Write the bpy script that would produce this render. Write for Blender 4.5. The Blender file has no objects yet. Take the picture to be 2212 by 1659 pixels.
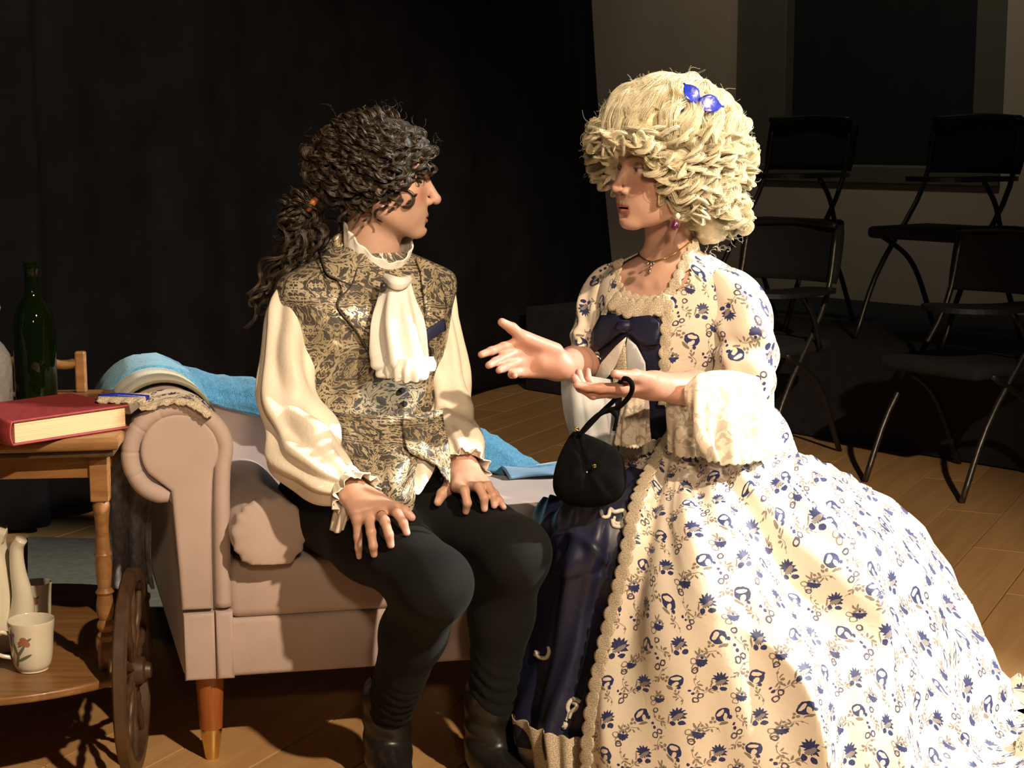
import bpy, bmesh, math, random
import numpy as np
from mathutils import Vector, Matrix, noise as mnoise
from mathutils.bvhtree import BVHTree
from mathutils.geometry import delaunay_2d_cdt

SC = bpy.context.scene
COL = SC.collection
rng = np.random.default_rng(7)
random.seed(7)
PI = math.pi

# ------------------------------------------------------------------ camera
CAM_Z, PITCH, FPX = 1.29, math.radians(8.8), 3500.0
cam_d = bpy.data.cameras.new('camera')
cam = bpy.data.objects.new('camera', cam_d)
COL.objects.link(cam)
cam.location = (0, 0, CAM_Z)
cam.rotation_euler = (PI / 2 - PITCH, 0, 0)
cam_d.sensor_width = 36.0
cam_d.sensor_fit = 'HORIZONTAL'
cam_d.lens = 36.0 * FPX / 2212.0
cam_d.clip_end = 60
SC.camera = cam

# ------------------------------------------------------------------ view, world
SC.view_settings.view_transform = 'Standard'
SC.view_settings.look = 'None'
SC.view_settings.gamma = 1.0
SC.view_settings.use_curve_mapping = False
SC.view_settings.exposure = 0.0
SC.cycles.max_bounces = 5
SC.cycles.diffuse_bounces = 2
SC.cycles.glossy_bounces = 2
SC.cycles.transmission_bounces = 5
SC.cycles.transparent_max_bounces = 8
SC.cycles.use_adaptive_sampling = True
SC.cycles.adaptive_threshold = 0.08
wd = bpy.data.worlds.new('World')
SC.world = wd
wd.use_nodes = True
wd.node_tree.nodes['Background'].inputs[0].default_value = (0.55, 0.62, 0.8, 1)
wd.node_tree.nodes['Background'].inputs[1].default_value = 0.010


# ------------------------------------------------------------------ key and side stage spots out of frame, plus two added fills
def spot(name, loc, target, energy, color, size_deg, radius=0.08, blend=0.6):
    l = bpy.data.lights.new(name, 'SPOT')
    l.energy, l.color, l.spot_size, l.spot_blend, l.shadow_soft_size = energy, color, math.radians(size_deg), blend, radius
    o = bpy.data.objects.new(name, l)
    COL.objects.link(o)
    o.location = loc
    o.rotation_euler = (Vector(target) - Vector(loc)).to_track_quat('-Z', 'Y').to_euler()
    return o


spot('warm_key_spotlight', (1.96, -0.4, 3.8), (-0.12, 3.25, 0.8), 1200, (1.0, 0.765, 0.53), 56, 0.06, 0.5)
spot('white_side_spotlight', (4.7, 3.15, 3.3), (0.2, 3.2, 0.75), 2500, (1.0, 0.97, 0.90), 34, 0.05)
spot('added_front_fill', (0.55, -1.6, 2.7), (0.02, 3.3, 1.12), 500, (1.0, 0.72, 0.48), 23, 0.2, 0.8)  # added fill to brighten faces and upper bodies
spot('added_wall_fill', (1.0, 7.0, 4.7), (1.9, 9.0, 2.2), 78, (1.0, 0.88, 0.68), 88, 0.15, 0.9)  # added unseen spot to lift the beige wall behind


def W(px, py, Y):
    """world point on the line of sight of a photo pixel, at distance Y"""
    a, b = (px - 1106.0) / FPX, (829.5 - py) / FPX
    d = np.array([a, math.cos(PITCH) + b * math.sin(PITCH), -math.sin(PITCH) + b * math.cos(PITCH)])
    return np.array([0, 0, CAM_Z]) + d * (Y / d[1])


def WZ(px, py, z):
    """world point on the line of sight of a photo pixel, at height z"""
    a, b = (px - 1106.0) / FPX, (829.5 - py) / FPX
    d = np.array([a, math.cos(PITCH) + b * math.sin(PITCH), -math.sin(PITCH) + b * math.cos(PITCH)])
    return np.array([0, 0, CAM_Z]) + d * ((z - CAM_Z) / d[2])


# ------------------------------------------------------------------ object helpers
ORG = {}


def thing(name, label, cat, loc=(0, 0, 0), group=None, rotz=0.0):
    o = bpy.data.objects.new(name, None)
    COL.objects.link(o)
    o.location = loc
    o.rotation_euler = (0, 0, rotz)
    o.empty_display_size = 0.1
    o['label'], o['category'] = label, cat
    if group:
        o['group'] = group
    ORG[o.name] = np.array(loc, float)
    return o


def tag(o, label, cat, group=None):
    o['label'], o['category'] = label, cat
    if group:
        o['group'] = group
    return o


def structure(o):
    o['kind'] = 'structure'
    return o


def link(name, me, parent=None):
    o = bpy.data.objects.new(name, me)
    COL.objects.link(o)
    if parent is not None:
        o.parent = parent
        ORG[o.name] = ORG[parent.name]
    else:
        ORG[o.name] = np.zeros(3)
    return o


def mobj(name, verts, faces, mat, parent=None, uv=None, smooth=True, col=None, local=False):
    """one mesh object; verts in world space unless local"""
    v = np.asarray(verts, float)
    if parent is not None and not local:
        v = v - ORG[parent.name]
    me = bpy.data.meshes.new(name)
    if isinstance(faces, np.ndarray) and len(faces):
        k = faces.shape[1]
        nf = len(faces)
        me.vertices.add(len(v))
        me.vertices.foreach_set('co', v.astype(np.float32).ravel())
        me.loops.add(nf * k)
        me.loops.foreach_set('vertex_index', faces.astype(np.int32).ravel())
        me.polygons.add(nf)
        me.polygons.foreach_set('loop_start', np.arange(0, nf * k, k, dtype=np.int32))
        me.update(calc_edges=True)
        me.validate()
    else:
        me.from_pydata([tuple(p) for p in v], [], [tuple(f) for f in faces])
        me.update()
    if uv is not None:
        ul = me.uv_layers.new(name='UVMap')
        li = np.empty(len(me.loops), np.int32)
        me.loops.foreach_get('vertex_index', li)
        ul.data.foreach_set('uv', np.asarray(uv, np.float32)[li].ravel())
    if col is not None:
        ca = me.color_attributes.new('Col', 'FLOAT_COLOR', 'POINT')
        c4 = np.ones((len(v), 4), np.float32)
        c4[:, :3] = col
        ca.data.foreach_set('color', c4.ravel())
    if smooth:
        me.polygons.foreach_set('use_smooth', np.ones(len(me.polygons), bool))
    if mat is not None:
        me.materials.append(mat)
    return link(name, me, parent)


def bobj(name, bm, mat, parent=None, smooth=False, local=False):
    if parent is not None and not local:
        bmesh.ops.translate(bm, verts=bm.verts, vec=Vector(-ORG[parent.name]))
    bmesh.ops.recalc_face_normals(bm, faces=bm.faces)
    me = bpy.data.meshes.new(name)
    bm.to_mesh(me)
    bm.free()
    if smooth:
        me.polygons.foreach_set('use_smooth', np.ones(len(me.polygons), bool))
    if mat is not None:
        me.materials.append(mat)
    return link(name, me, parent)


def sharp(o, deg=35):
    """smooth shading with sharp creases"""
    me = o.data
    me.polygons.foreach_set('use_smooth', np.ones(len(me.polygons), bool))
    me.set_sharp_from_angle(angle=math.radians(deg))
    return o


def box_bm(c, s, rot=None, bev=0.0, seg=2, bm=None):
    bm2 = bmesh.new()
    bmesh.ops.create_cube(bm2, size=1.0)
    bmesh.ops.scale(bm2, vec=Vector(s), verts=bm2.verts)
    if bev:
        bmesh.ops.bevel(bm2, geom=list(bm2.edges), offset=bev, segments=seg, affect='EDGES', profile=0.5)
    if rot is not None:
        bmesh.ops.rotate(bm2, verts=bm2.verts, cent=(0, 0, 0), matrix=rot if isinstance(rot, Matrix) else Matrix.Rotation(rot, 3, 'Z'))
    bmesh.ops.translate(bm2, verts=bm2.verts, vec=Vector(c))
    if bm is None:
        return bm2
    me = bpy.data.meshes.new('tmp')
    bm2.to_mesh(me)
    bm2.free()
    bm.from_mesh(me)
    bpy.data.meshes.remove(me)
    return bm


def unit(v):
    v = np.asarray(v, float)
    return v / (np.linalg.norm(v) + 1e-12)


def catmull(P, n):
    """n samples of a Catmull-Rom curve through P (k,d), endpoints included"""
    P = np.asarray(P, float)
    k = len(P)
    if k == 2:
        t = np.linspace(0, 1, n)[:, None]
        return P[0] * (1 - t) + P[1] * t
    Q = np.vstack([2 * P[0] - P[1], P, 2 * P[-1] - P[-2]])
    s = np.linspace(0, k - 1, n)
    i = np.minimum(s.astype(int), k - 2)
    t = (s - i)[:, None]
    p0, p1, p2, p3 = Q[i], Q[i + 1], Q[i + 2], Q[i + 3]
    return 0.5 * ((2 * p1) + (-p0 + p2) * t + (2 * p0 - 5 * p1 + 4 * p2 - p3) * t ** 2 + (-p0 + 3 * p1 - 3 * p2 + p3) * t ** 3)


def grid_faces(nv, nu, closed=False):
    i, j = np.meshgrid(np.arange(nv - 1), np.arange(nu if closed else nu - 1), indexing='ij')
    a = i * nu + j
    b = i * nu + (j + 1) % nu
    return np.stack([a, b, b + nu, a + nu], -1).reshape(-1, 4)


def grid_normals(G):
    du = np.gradient(G, axis=1)
    dv = np.gradient(G, axis=0)
    n = np.cross(du, dv)
    return n / (np.linalg.norm(n, axis=2, keepdims=True) + 1e-9)


def ctrl_grid(rows, nu, nv):
    """rows: list of rows of 3D points -> smooth (nv,nu,3) grid"""
    R = np.stack([catmull(r, nu) for r in rows])
    return np.stack([catmull(R[:, j], nv) for j in range(nu)], 1)


def arc_uv(G, ref=0.5):
    """uv in metres by arc length; u measured from reference column"""
    nv, nu, _ = G.shape
    su = np.concatenate([np.zeros((nv, 1)), np.cumsum(np.linalg.norm(np.diff(G, axis=1), axis=2), 1)], 1)
    k = int(ref * (nu - 1))
    su = su - su[:, k:k + 1]
    sv = np.concatenate([np.zeros((1, nu)), np.cumsum(np.linalg.norm(np.diff(G, axis=0), axis=2), 0)], 0)
    sv = np.repeat(sv[:, k:k + 1], nu, 1)
    return np.stack([su, -sv], -1).reshape(-1, 2)


def vnoise(P, scale=1.0, octaves=3):
    return np.array([mnoise.fractal(Vector(p) * scale, 1.0, 2.0, octaves) for p in np.asarray(P).reshape(-1, 3)])


def sheet(name, G, mat, parent=None, uv=None, thick=0.0, closed=False, ref=0.5):
    nv, nu, _ = G.shape
    if uv is None:
        uv = arc_uv(G, ref)
    o = mobj(name, G.reshape(-1, 3), grid_faces(nv, nu, closed), mat, parent, uv=uv)
    if thick:
        m = o.modifiers.new('solid', 'SOLIDIFY')
        m.thickness = thick
        m.offset = 0
    return o


def frames(path, up=(0, 0, 1)):
    """parallel-ish frames along a path"""
    T = np.gradient(path, axis=0)
    T /= np.linalg.norm(T, axis=1, keepdims=True) + 1e-12
    up = np.asarray(up, float)
    n = up - T[0] * (up @ T[0])
    if np.linalg.norm(n) < 1e-4:
        n = np.cross(T[0], [1, 0, 0])
    n = unit(n)
    Ns = []
    for t in T:
        n = unit(n - t * (n @ t))
        Ns.append(n)
    Ns = np.array(Ns)
    return T, Ns, np.cross(T, Ns)


def tube_grid(pts, radii, nu=24, nv=40, up=(0, 0, 1), flat=1.0):
    """closed tube grid (nv,nu,3) through pts with radii; flat scales along the 'up' axis"""
    path = catmull(pts, nv)
    r = catmull(np.asarray(radii, float)[:, None], nv)[:, 0]
    fl = np.full(nv, flat) if np.isscalar(flat) else catmull(np.asarray(flat, float)[:, None], nv)[:, 0]
    T, N, B = frames(path, up)
    th = np.linspace(0, 2 * PI, nu, endpoint=False)
    c, s = np.cos(th), np.sin(th)
    return path[:, None] + (N[:, None] * (c[None, :, None] * fl[:, None, None]) + B[:, None] * s[None, :, None]) * r[:, None, None]


def tube(name, pts, radii, mat, parent=None, nu=12, nv=24, up=(0, 0, 1), cap=True, flat=1.0, disp=None):
    G = tube_grid(pts, radii if not np.isscalar(radii) else [radii] * len(pts), nu, nv, up, flat)
    if disp is not None:
        N = grid_normals(G)
        G = G + N * disp(G)[..., None]
    V = G.reshape(-1, 3)
    F = [tuple(f) for f in grid_faces(nv, nu, True)]
    if cap:
        F.append(tuple(range(nu - 1, -1, -1)))
        F.append(tuple((nv - 1) * nu + j for j in range(nu)))
    uv = tube_uv(G)
    return mobj(name, V, F, mat, parent, uv=uv)


def tube_uv(G):
    nv, nu, _ = G.shape
    sv = np.concatenate([[0], np.cumsum(np.linalg.norm(np.diff(G.mean(1), axis=0), axis=1))])
    R = np.linalg.norm(G - G.mean(1, keepdims=True), axis=2).mean()
    u = np.linspace(0, 2 * PI * R, nu, endpoint=False)
    return np.stack(np.broadcast_arrays(u[None, :], sv[:, None]), -1).reshape(-1, 2)


def lathe(name, prof, mat, parent=None, loc=(0, 0, 0), nu=32, axis=None, cap=False):
    """profile [(r,z)...] turned round z (or round axis) at loc (world)"""
    prof = np.asarray(prof, float)
    th = np.linspace(0, 2 * PI, nu, endpoint=False)
    G = np.stack([prof[:, :1] * np.cos(th), prof[:, :1] * np.sin(th), np.repeat(prof[:, 1:2], nu, 1)], -1)
    V = G.reshape(-1, 3)
    if axis is not None:
        R = np.array(Vector((0, 0, 1)).rotation_difference(Vector(axis)).to_matrix())
        V = V @ R.T
    V = V + np.asarray(loc, float)
    F = [tuple(f) for f in grid_faces(len(prof), nu, True)]
    if cap:
        F.append(tuple(range(nu - 1, -1, -1)))
        F.append(tuple((len(prof) - 1) * nu + j for j in range(nu)))
    return sharp(mobj(name, V, F, mat, parent), 40)


def bvh_of(*objs):
    """BVH in world space of objects (undeformed meshes)"""
    V, F, k = [], [], 0
    for o in objs:
        off = ORG[o.name]
        for v in o.data.vertices:
            V.append(Vector(v.co) + Vector(off))
        for p in o.data.polygons:
            F.append([i + k for i in p.vertices])
        k = len(V)
    return BVHTree.FromPolygons(V, F)


CAMP = Vector((0, 0, CAM_Z))


def hit(bvh, px, py, off=0.0, default=None):
    """point where the line of sight of a photo pixel meets a built surface, lifted off it by off along its normal"""
    d = Vector(W(px, py, 3.0)) - CAMP
    d.normalize()
    loc, nor, idx, dist = bvh.ray_cast(CAMP, d)
    if loc is None:
        return default
    if nor.dot(d) > 0:
        nor = -nor
    return np.array(loc + nor * off), np.array(nor)


def patch(name, poly, bvh, mat, parent=None, off=0.003, thick=0.002, step=8, uvs=True):
    """a flat piece (outline in photo pixels) laid on a built surface with its own thickness"""
    poly = np.asarray(poly, float)
    inner = []
    x0, y0 = poly.min(0)
    x1, y1 = poly.max(0)
    for x in np.arange(x0, x1, step):
        for y in np.arange(y0, y1, step):
            c = False
            j = len(poly) - 1
            for i in range(len(poly)):
                xi, yi = poly[i]
                xj, yj = poly[j]
                if (yi > y) != (yj > y) and x < (xj - xi) * (y - yi) / (yj - yi) + xi:
                    c = not c
                j = i
            if c:
                inner.append((x, y))
    n = len(poly)
    pts = [Vector(p) for p in poly] + [Vector(p) for p in inner]
    ov, _, of, *_ = delaunay_2d_cdt(pts, [], [list(range(n))], 1, 1e-4)
    P, bad = [], []
    for i, p in enumerate(ov):
        h = hit(bvh, p.x, p.y, off)
        P.append(h[0] if h else None)
    known = [(Vector(ov[i]), P[i]) for i in range(len(P)) if P[i] is not None]
    if not known:
        print('PATCH MISS', name)
        return None
    for i in range(len(P)):
        if P[i] is None:
            q = min(known, key=lambda k: (k[0] - ov[i]).length)
            P[i] = W(ov[i].x, ov[i].y, q[1][1])
    uv = np.array([(v.x / 1060.0, -v.y / 1060.0) for v in ov])
    o = mobj(name, np.array(P), [tuple(reversed(f)) for f in of], mat, parent, uv=uv)
    if thick:
        m = o.modifiers.new('solid', 'SOLIDIFY')
        m.thickness = thick
        m.offset = 0
    return o


def smooth_poly(pts, n=60):
    """closed smooth outline through pts"""
    P = np.asarray(pts, float)
    Q = np.vstack([P[-2:], P, P[:3]])
    c = catmull(Q, (len(Q) - 1) * 12 + 1)
    c = c[24:24 + len(P) * 12]
    return c[:: max(1, len(c) // n)]


def lace_strip(name, pts, width, bvh, mat, parent, off=0.004, scallop=0.012, depth=0.35, side=1, wave=0.0, pix=True, both=False, thick=0.0015):
    """lace trim: ribbon with a scalloped edge following a line (photo pixels laid on a surface, or 3D points with normals)"""
    if pix:
        line = catmull(np.asarray(pts, float), 120)
        L, Nn = [], []
        for p in line:
            h = hit(bvh, p[0], p[1], off)
            if h:
                L.append(h[0])
                Nn.append(h[1])
        L, Nn = np.array(L), np.array(Nn)
        for _ in range(3):
            L[1:-1] = (L[:-2] + L[1:-1] * 2 + L[2:]) / 4
            Nn[1:-1] = (Nn[:-2] + Nn[1:-1] * 2 + Nn[2:]) / 4
    else:
        L, Nn = pts
    s = np.concatenate([[0], np.cumsum(np.linalg.norm(np.diff(L, axis=0), axis=1))])
    n = max(int(s[-1] / 0.0025), 12)
    t = np.linspace(0, s[-1], n)
    L = np.stack([np.interp(t, s, L[:, k]) for k in range(3)], 1)
    Nn = np.stack([np.interp(t, s, Nn[:, k]) for k in range(3)], 1)
    T = np.gradient(L, axis=0)
    T /= np.linalg.norm(T, axis=1, keepdims=True)
    B = np.cross(T, Nn) * side
    B /= np.linalg.norm(B, axis=1, keepdims=True)
    sc = np.abs(np.sin(PI * t / scallop)) ** 0.7
    cols = np.linspace(-0.5, 0.5, 7)
    rows = []
    for c in cols:
        w = width * c
        ext = width * (1 - depth + depth * sc)
        if c > 0:
            ww = ext * c
        else:
            ww = (ext if both else width) * c
        lift = wave * np.sin(2 * PI * t / (scallop * 2.3) + 3 * c) * (c + 0.5)
        rows.append(L + B * (ww[:, None] if not np.isscalar(ww) else ww) + Nn * (lift[:, None] + 0.0012 * math.cos(c * PI)))
    G = np.stack(rows, 1)
    uv = np.stack(np.broadcast_arrays(t[:, None], (cols * width)[None, :]), -1).reshape(-1, 2)
    o = mobj(name, G.reshape(-1, 3), grid_faces(n, 7), mat, parent, uv=uv)
    m = o.modifiers.new('solid', 'SOLIDIFY')
    m.thickness = thick
    m.offset = 0
    return o


# ------------------------------------------------------------------ signed-distance modelling (bodies)
def d_sphere(P, c, r):
    return np.linalg.norm(P - c, axis=1) - r


def d_ell(P, c, r):
    q = (P - c) / r
    k0 = np.linalg.norm(q, axis=1)
    k1 = np.linalg.norm(q / r, axis=1)
    return k0 * (k0 - 1.0) / (k1 + 1e-9)


def d_cone(P, a, b, r1, r2):
    a = np.asarray(a, float)
    b = np.asarray(b, float)
    ba = b - a
    l2 = ba @ ba
    rr = r1 - r2
    a2 = l2 - rr * rr
    il2 = 1.0 / l2
    pa = P - a
    y = pa @ ba
    z = y - l2
    x = pa * l2 - y[:, None] * ba
    x2 = np.einsum('ij,ij->i', x, x)
    y2 = y * y * l2
    z2 = z * z * l2
    k = np.sign(rr) * rr * rr * x2
    out = (np.sqrt(np.maximum(x2 * a2 * il2, 0)) + y * rr) * il2 - r1
    m1 = np.sign(z) * a2 * z2 > k
    m2 = np.sign(y) * a2 * y2 < k
    out = np.where(m2, np.sqrt(x2 + y2) * il2 - r1, out)
    out = np.where(m1, np.sqrt(x2 + z2) * il2 - r2, out)
    return out


def smin(a, b, k):
    h = np.clip(0.5 + 0.5 * (b - a) / k, 0, 1)
    return b * (1 - h) + a * h - k * h * (1 - h)


def smax(a, b, k):
    return -smin(-a, -b, k)


def surface(f, lo, hi, h):
    """surface nets of f (vectorised on (N,3)) in a box"""
    lo = np.asarray(lo, float)
    hi = np.asarray(hi, float)
    B = 8
    nb = np.ceil((hi - lo) / (h * B)).astype(int)
    n = nb * B + 1
    D = np.full(n, 1.0, np.float32)
    cx = [lo[k] + (np.arange(nb[k]) + 0.5) * B * h for k in range(3)]
    C = np.stack(np.meshgrid(*cx, indexing='ij'), -1).reshape(-1, 3)
    dc = f(C)
    rad = B * h * 0.87 * 1.35 + h
    near = np.abs(dc) < rad
    sign = np.where(dc < 0, -1.0, 1.0).reshape(nb)
    D[:-1, :-1, :-1] = np.repeat(np.repeat(np.repeat(sign, B, 0), B, 1), B, 2)
    ids = np.argwhere(near.reshape(nb))
    off = np.stack(np.meshgrid(*[np.arange(B + 1)] * 3, indexing='ij'), -1).reshape(-1, 3)
    CH = 400
    for s in range(0, len(ids), CH):
        I = (ids[s:s + CH, None] * B + off[None]).reshape(-1, 3)
        D[I[:, 0], I[:, 1], I[:, 2]] = f(lo + I * h)
    ins = D < 0
    # cells
    cnt = np.zeros(n - 1, np.int8)
    for dx in (0, 1):
        for dy in (0, 1):
            for dz in (0, 1):
                cnt += ins[dx:n[0] - 1 + dx, dy:n[1] - 1 + dy, dz:n[2] - 1 + dz]
    cell = (cnt > 0) & (cnt < 8)
    cid = np.argwhere(cell)
    idx = np.full(n - 1, -1, np.int64)
    idx[cell] = np.arange(len(cid))
    acc = np.zeros((len(cid), 3))
    num = np.zeros(len(cid))
    cor = [np.array(c) for c in np.ndindex(2, 2, 2)]
    vals = [D[cid[:, 0] + c[0], cid[:, 1] + c[1], cid[:, 2] + c[2]].astype(float) for c in cor]
    for a in range(8):
        for b in range(a + 1, 8):
            if np.abs(cor[a] - cor[b]).sum() != 1:
                continue
            m = (vals[a] < 0) != (vals[b] < 0)
            t = vals[a] / (vals[a] - vals[b] + 1e-12)
            p = cor[a] + (cor[b] - cor[a]) * t[:, None]
            acc[m] += p[m]
            num[m] += 1
    V = lo + (cid + acc / num[:, None]) * h
    faces = []
    for ax in range(3):
        o1, o2 = (ax + 1) % 3, (ax + 2) % 3
        sl0 = [slice(None)] * 3
        sl1 = [slice(None)] * 3
        sl0[ax] = slice(0, n[ax] - 1)
        sl1[ax] = slice(1, n[ax])
        ch = ins[tuple(sl0)] != ins[tuple(sl1)]
        e = np.argwhere(ch)
        e = e[(e[:, o1] > 0) & (e[:, o2] > 0) & (e[:, o1] < n[o1] - 1) & (e[:, o2] < n[o2] - 1)]
        inside0 = ins[e[:, 0], e[:, 1], e[:, 2]]
        def at(d1, d2):
            q = e.copy()
            q[:, o1] -= d1
            q[:, o2] -= d2
            return idx[q[:, 0], q[:, 1], q[:, 2]]
        quad = np.stack([at(1, 1), at(0, 1), at(0, 0), at(1, 0)], 1)
        quad[~inside0] = quad[~inside0][:, ::-1]
        faces.append(quad)
    F = np.vstack(faces)
    F = F[(F >= 0).all(1)]
    return V, F


# ------------------------------------------------------------------ materials (all node based)
class NB:
    def __init__(self, name):
        self.mat = bpy.data.materials.new(name)
        self.mat.use_nodes = True
        self.t = self.mat.node_tree
        self.b = self.t.nodes['Principled BSDF']
        self.out = self.t.nodes['Material Output']

    def n(self, typ, **kw):
        x = self.t.nodes.new(typ)
        for k, v in kw.items():
            setattr(x, k, v)
        return x

    def put(self, sock, v):
        if isinstance(v, bpy.types.NodeSocket):
            self.t.links.new(v, sock)
        elif v is not None:
            if isinstance(v, (tuple, list)) and len(v) == 3 and sock.type == 'RGBA':
                v = (*v, 1.0)
            sock.default_value = v

    def m(self, op, a, b=None, c=None, clamp=False):
        x = self.n('ShaderNodeMath', operation=op, use_clamp=clamp)
        for i, v in enumerate((a, b, c)):
            if v is not None:
                self.put(x.inputs[i], v)
        return x.outputs[0]

    def v(self, op, a, b=None, scale=None):
        x = self.n('ShaderNodeVectorMath', operation=op)
        self.put(x.inputs[0], a)
        if b is not None:
            self.put(x.inputs[1], b)
        if scale is not None:
            self.put(x.inputs['Scale'], scale)
        return x.outputs['Value'] if op in ('LENGTH', 'DOT_PRODUCT', 'DISTANCE') else x.outputs[0]

    def mix(self, f, a, b, blend='MIX'):
        x = self.n('ShaderNodeMix', data_type='RGBA', blend_type=blend)
        self.put(x.inputs['Factor'], f)
        self.put(x.inputs['A'], a)
        self.put(x.inputs['B'], b)
        return x.outputs['Result']

    def noise(self, vec, scale, detail=3, rough=0.5, dist=0.0, out='Fac', dim='3D'):
        x = self.n('ShaderNodeTexNoise', noise_dimensions=dim)
        if vec is not None:
            self.put(x.inputs['Vector'], vec)
        x.inputs['Scale'].default_value = scale
        x.inputs['Detail'].default_value = detail
        x.inputs['Roughness'].default_value = rough
        x.inputs['Distortion'].default_value = dist
        return x.outputs[out]

    def vor(self, vec, scale, feature='F1', out='Distance', rand=1.0, dim='3D'):
        x = self.n('ShaderNodeTexVoronoi', feature=feature, voronoi_dimensions=dim)
        if vec is not None:
            self.put(x.inputs['Vector'], vec)
        x.inputs['Scale'].default_value = scale
        x.inputs['Randomness'].default_value = rand
        return x.outputs[out]

    def ramp(self, f, stops, interp='LINEAR'):
        x = self.n('ShaderNodeValToRGB')
        x.color_ramp.interpolation = interp
        el = x.color_ramp.elements
        while len(el) > 1:
            el.remove(el[-1])
        for i, (p, c) in enumerate(stops):
            e = el[0] if i == 0 else el.new(p)
            e.position = p
            e.color = (*c, 1) if len(c) == 3 else c
        self.put(x.inputs[0], f)
        return x.outputs[0]

    def bump(self, h, strength=0.3, dist=0.002):
        x = self.n('ShaderNodeBump')
        x.inputs['Strength'].default_value = strength
        x.inputs['Distance'].default_value = dist
        self.put(x.inputs['Height'], h)
        self.t.links.new(x.outputs[0], self.b.inputs['Normal'])
        return x.outputs[0]

    def set(self, **kw):
        names = {'base': 'Base Color', 'rough': 'Roughness', 'metal': 'Metallic', 'alpha': 'Alpha', 'trans': 'Transmission Weight', 'ior': 'IOR',
                 'sheen': 'Sheen Weight', 'sheen_rough': 'Sheen Roughness', 'sheen_tint': 'Sheen Tint', 'spec': 'Specular IOR Level',
                 'sss': 'Subsurface Weight', 'coat': 'Coat Weight', 'aniso': 'Anisotropic', 'emis': 'Emission Color', 'emis_s': 'Emission Strength'}
        for k, v in kw.items():
            self.put(self.b.inputs[names[k]], v)
        return self

    @property
    def uv(self):
        if not hasattr(self, '_uv'):
            self._uv = self.n('ShaderNodeTexCoord').outputs['UV']
        return self._uv

    @property
    def obj(self):
        if not hasattr(self, '_ob'):
            self._ob = self.n('ShaderNodeTexCoord').outputs['Object']
        return self._ob


def simple(name, base, rough=0.6, noise_amt=0.12, nscale=30, bump=0.0, bscale=400, **kw):
    b = NB(name)
    f = b.noise(b.obj, nscale, 3)
    c2 = tuple(min(1, x * (1 + noise_amt * 2)) for x in base)
    c1 = tuple(x * (1 - noise_amt * 2) for x in base)
    b.set(base=b.ramp(f, [(0.25, c1), (0.75, c2)]), rough=rough, **kw)
    if bump:
        b.bump(b.noise(b.obj, bscale, 2), bump, 0.002)
    return b.mat


MAT = {}
# -- room
MAT['curtain'] = simple('black_drape_cloth', (0.0075, 0.0075, 0.010), 0.95, 0.2, 6, 0.2, 300, spec=0.15)
MAT['wall'] = simple('beige_painted_wall', (0.62, 0.53, 0.42), 0.85, 0.03, 3, 0.1, 150)
MAT['frame_grey'] = simple('olive_grey_window_lining', (0.14, 0.14, 0.10), 0.6, 0.05, 8)
MAT['blackout'] = simple('blackout_panel', (0.010, 0.013, 0.014), 0.85, 0.1, 8)
MAT['riser'] = simple('black_stage_cloth', (0.012, 0.012, 0.016), 0.9, 0.2, 20, 0.2, 200)
MAT['chair_metal'] = simple('black_chair_tube', (0.012, 0.012, 0.013), 0.4, 0.1, 30)
MAT['chair_fabric'] = simple('charcoal_chair_fabric', (0.011, 0.011, 0.012), 0.9, 0.2, 120, 0.3, 600)
MAT['chair_plastic'] = simple('black_chair_plastic', (0.015, 0.015, 0.018), 0.35, 0.1, 30)
MAT['steel'] = simple('worn_steel_edge', (0.45, 0.42, 0.38), 0.35, 0.1, 60, metal=1.0)


def wood(name, c1, c2, rough=0.4, scale=(2, 30, 30), bump=0.08, coat=0.0):
    b = NB(name)
    mp = b.n('ShaderNodeMapping')
    oi = b.n('ShaderNodeObjectInfo')
    b.put(mp.inputs['Vector'], b.obj)
    mp.inputs['Scale'].default_value = scale
    b.put(mp.inputs['Location'], b.v('SCALE', (7.0, 3.0, 5.0), scale=oi.outputs['Random']))
    f = b.noise(mp.outputs[0], 1.0, 5, 0.6, 0.6)
    col = b.ramp(f, [(0.3, c1), (0.7, c2)])
    tint = b.m('ADD', b.m('MULTIPLY', oi.outputs['Random'], 0.22), 0.89)
    col = b.v('SCALE', col, scale=tint)
    b.set(base=col, rough=rough, coat=coat)
    b.bump(f, bump, 0.002)
    return b.mat


MAT['plank'] = wood('oak_floor_plank', (0.47, 0.265, 0.105), (0.58, 0.35, 0.155), 0.42, (1.5, 22, 22))
MAT['floor_base'] = simple('dark_floor_joint', (0.05, 0.03, 0.015), 0.8)
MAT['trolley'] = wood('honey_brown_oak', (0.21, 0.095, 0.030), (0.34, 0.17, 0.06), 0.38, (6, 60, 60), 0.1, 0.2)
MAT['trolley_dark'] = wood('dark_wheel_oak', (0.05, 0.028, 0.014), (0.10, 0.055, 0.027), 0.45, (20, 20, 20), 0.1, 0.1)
MAT['leg_wood'] = wood('reddish_beech_leg', (0.30, 0.085, 0.022), (0.40, 0.13, 0.035), 0.35, (40, 40, 5), 0.04, 0.3)
MAT['brass'] = simple('polished_brass', (0.80, 0.58, 0.22), 0.22, 0.05, 40, metal=1.0)
MAT['rubber'] = simple('wheel_tyre', (0.03, 0.028, 0.025), 0.7)
MAT['grey_cloth'] = simple('dark_grey_knit', (0.30, 0.30, 0.33), 0.95, 0.25, 60, 0.5, 350, sheen=0.2)
MAT['floor_light'] = simple('painted_floor_light', (0.12, 0.115, 0.082), 0.95, 0.12, 40, 0.4, 500)  # light on the floor put into a grey-green colour

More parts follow.
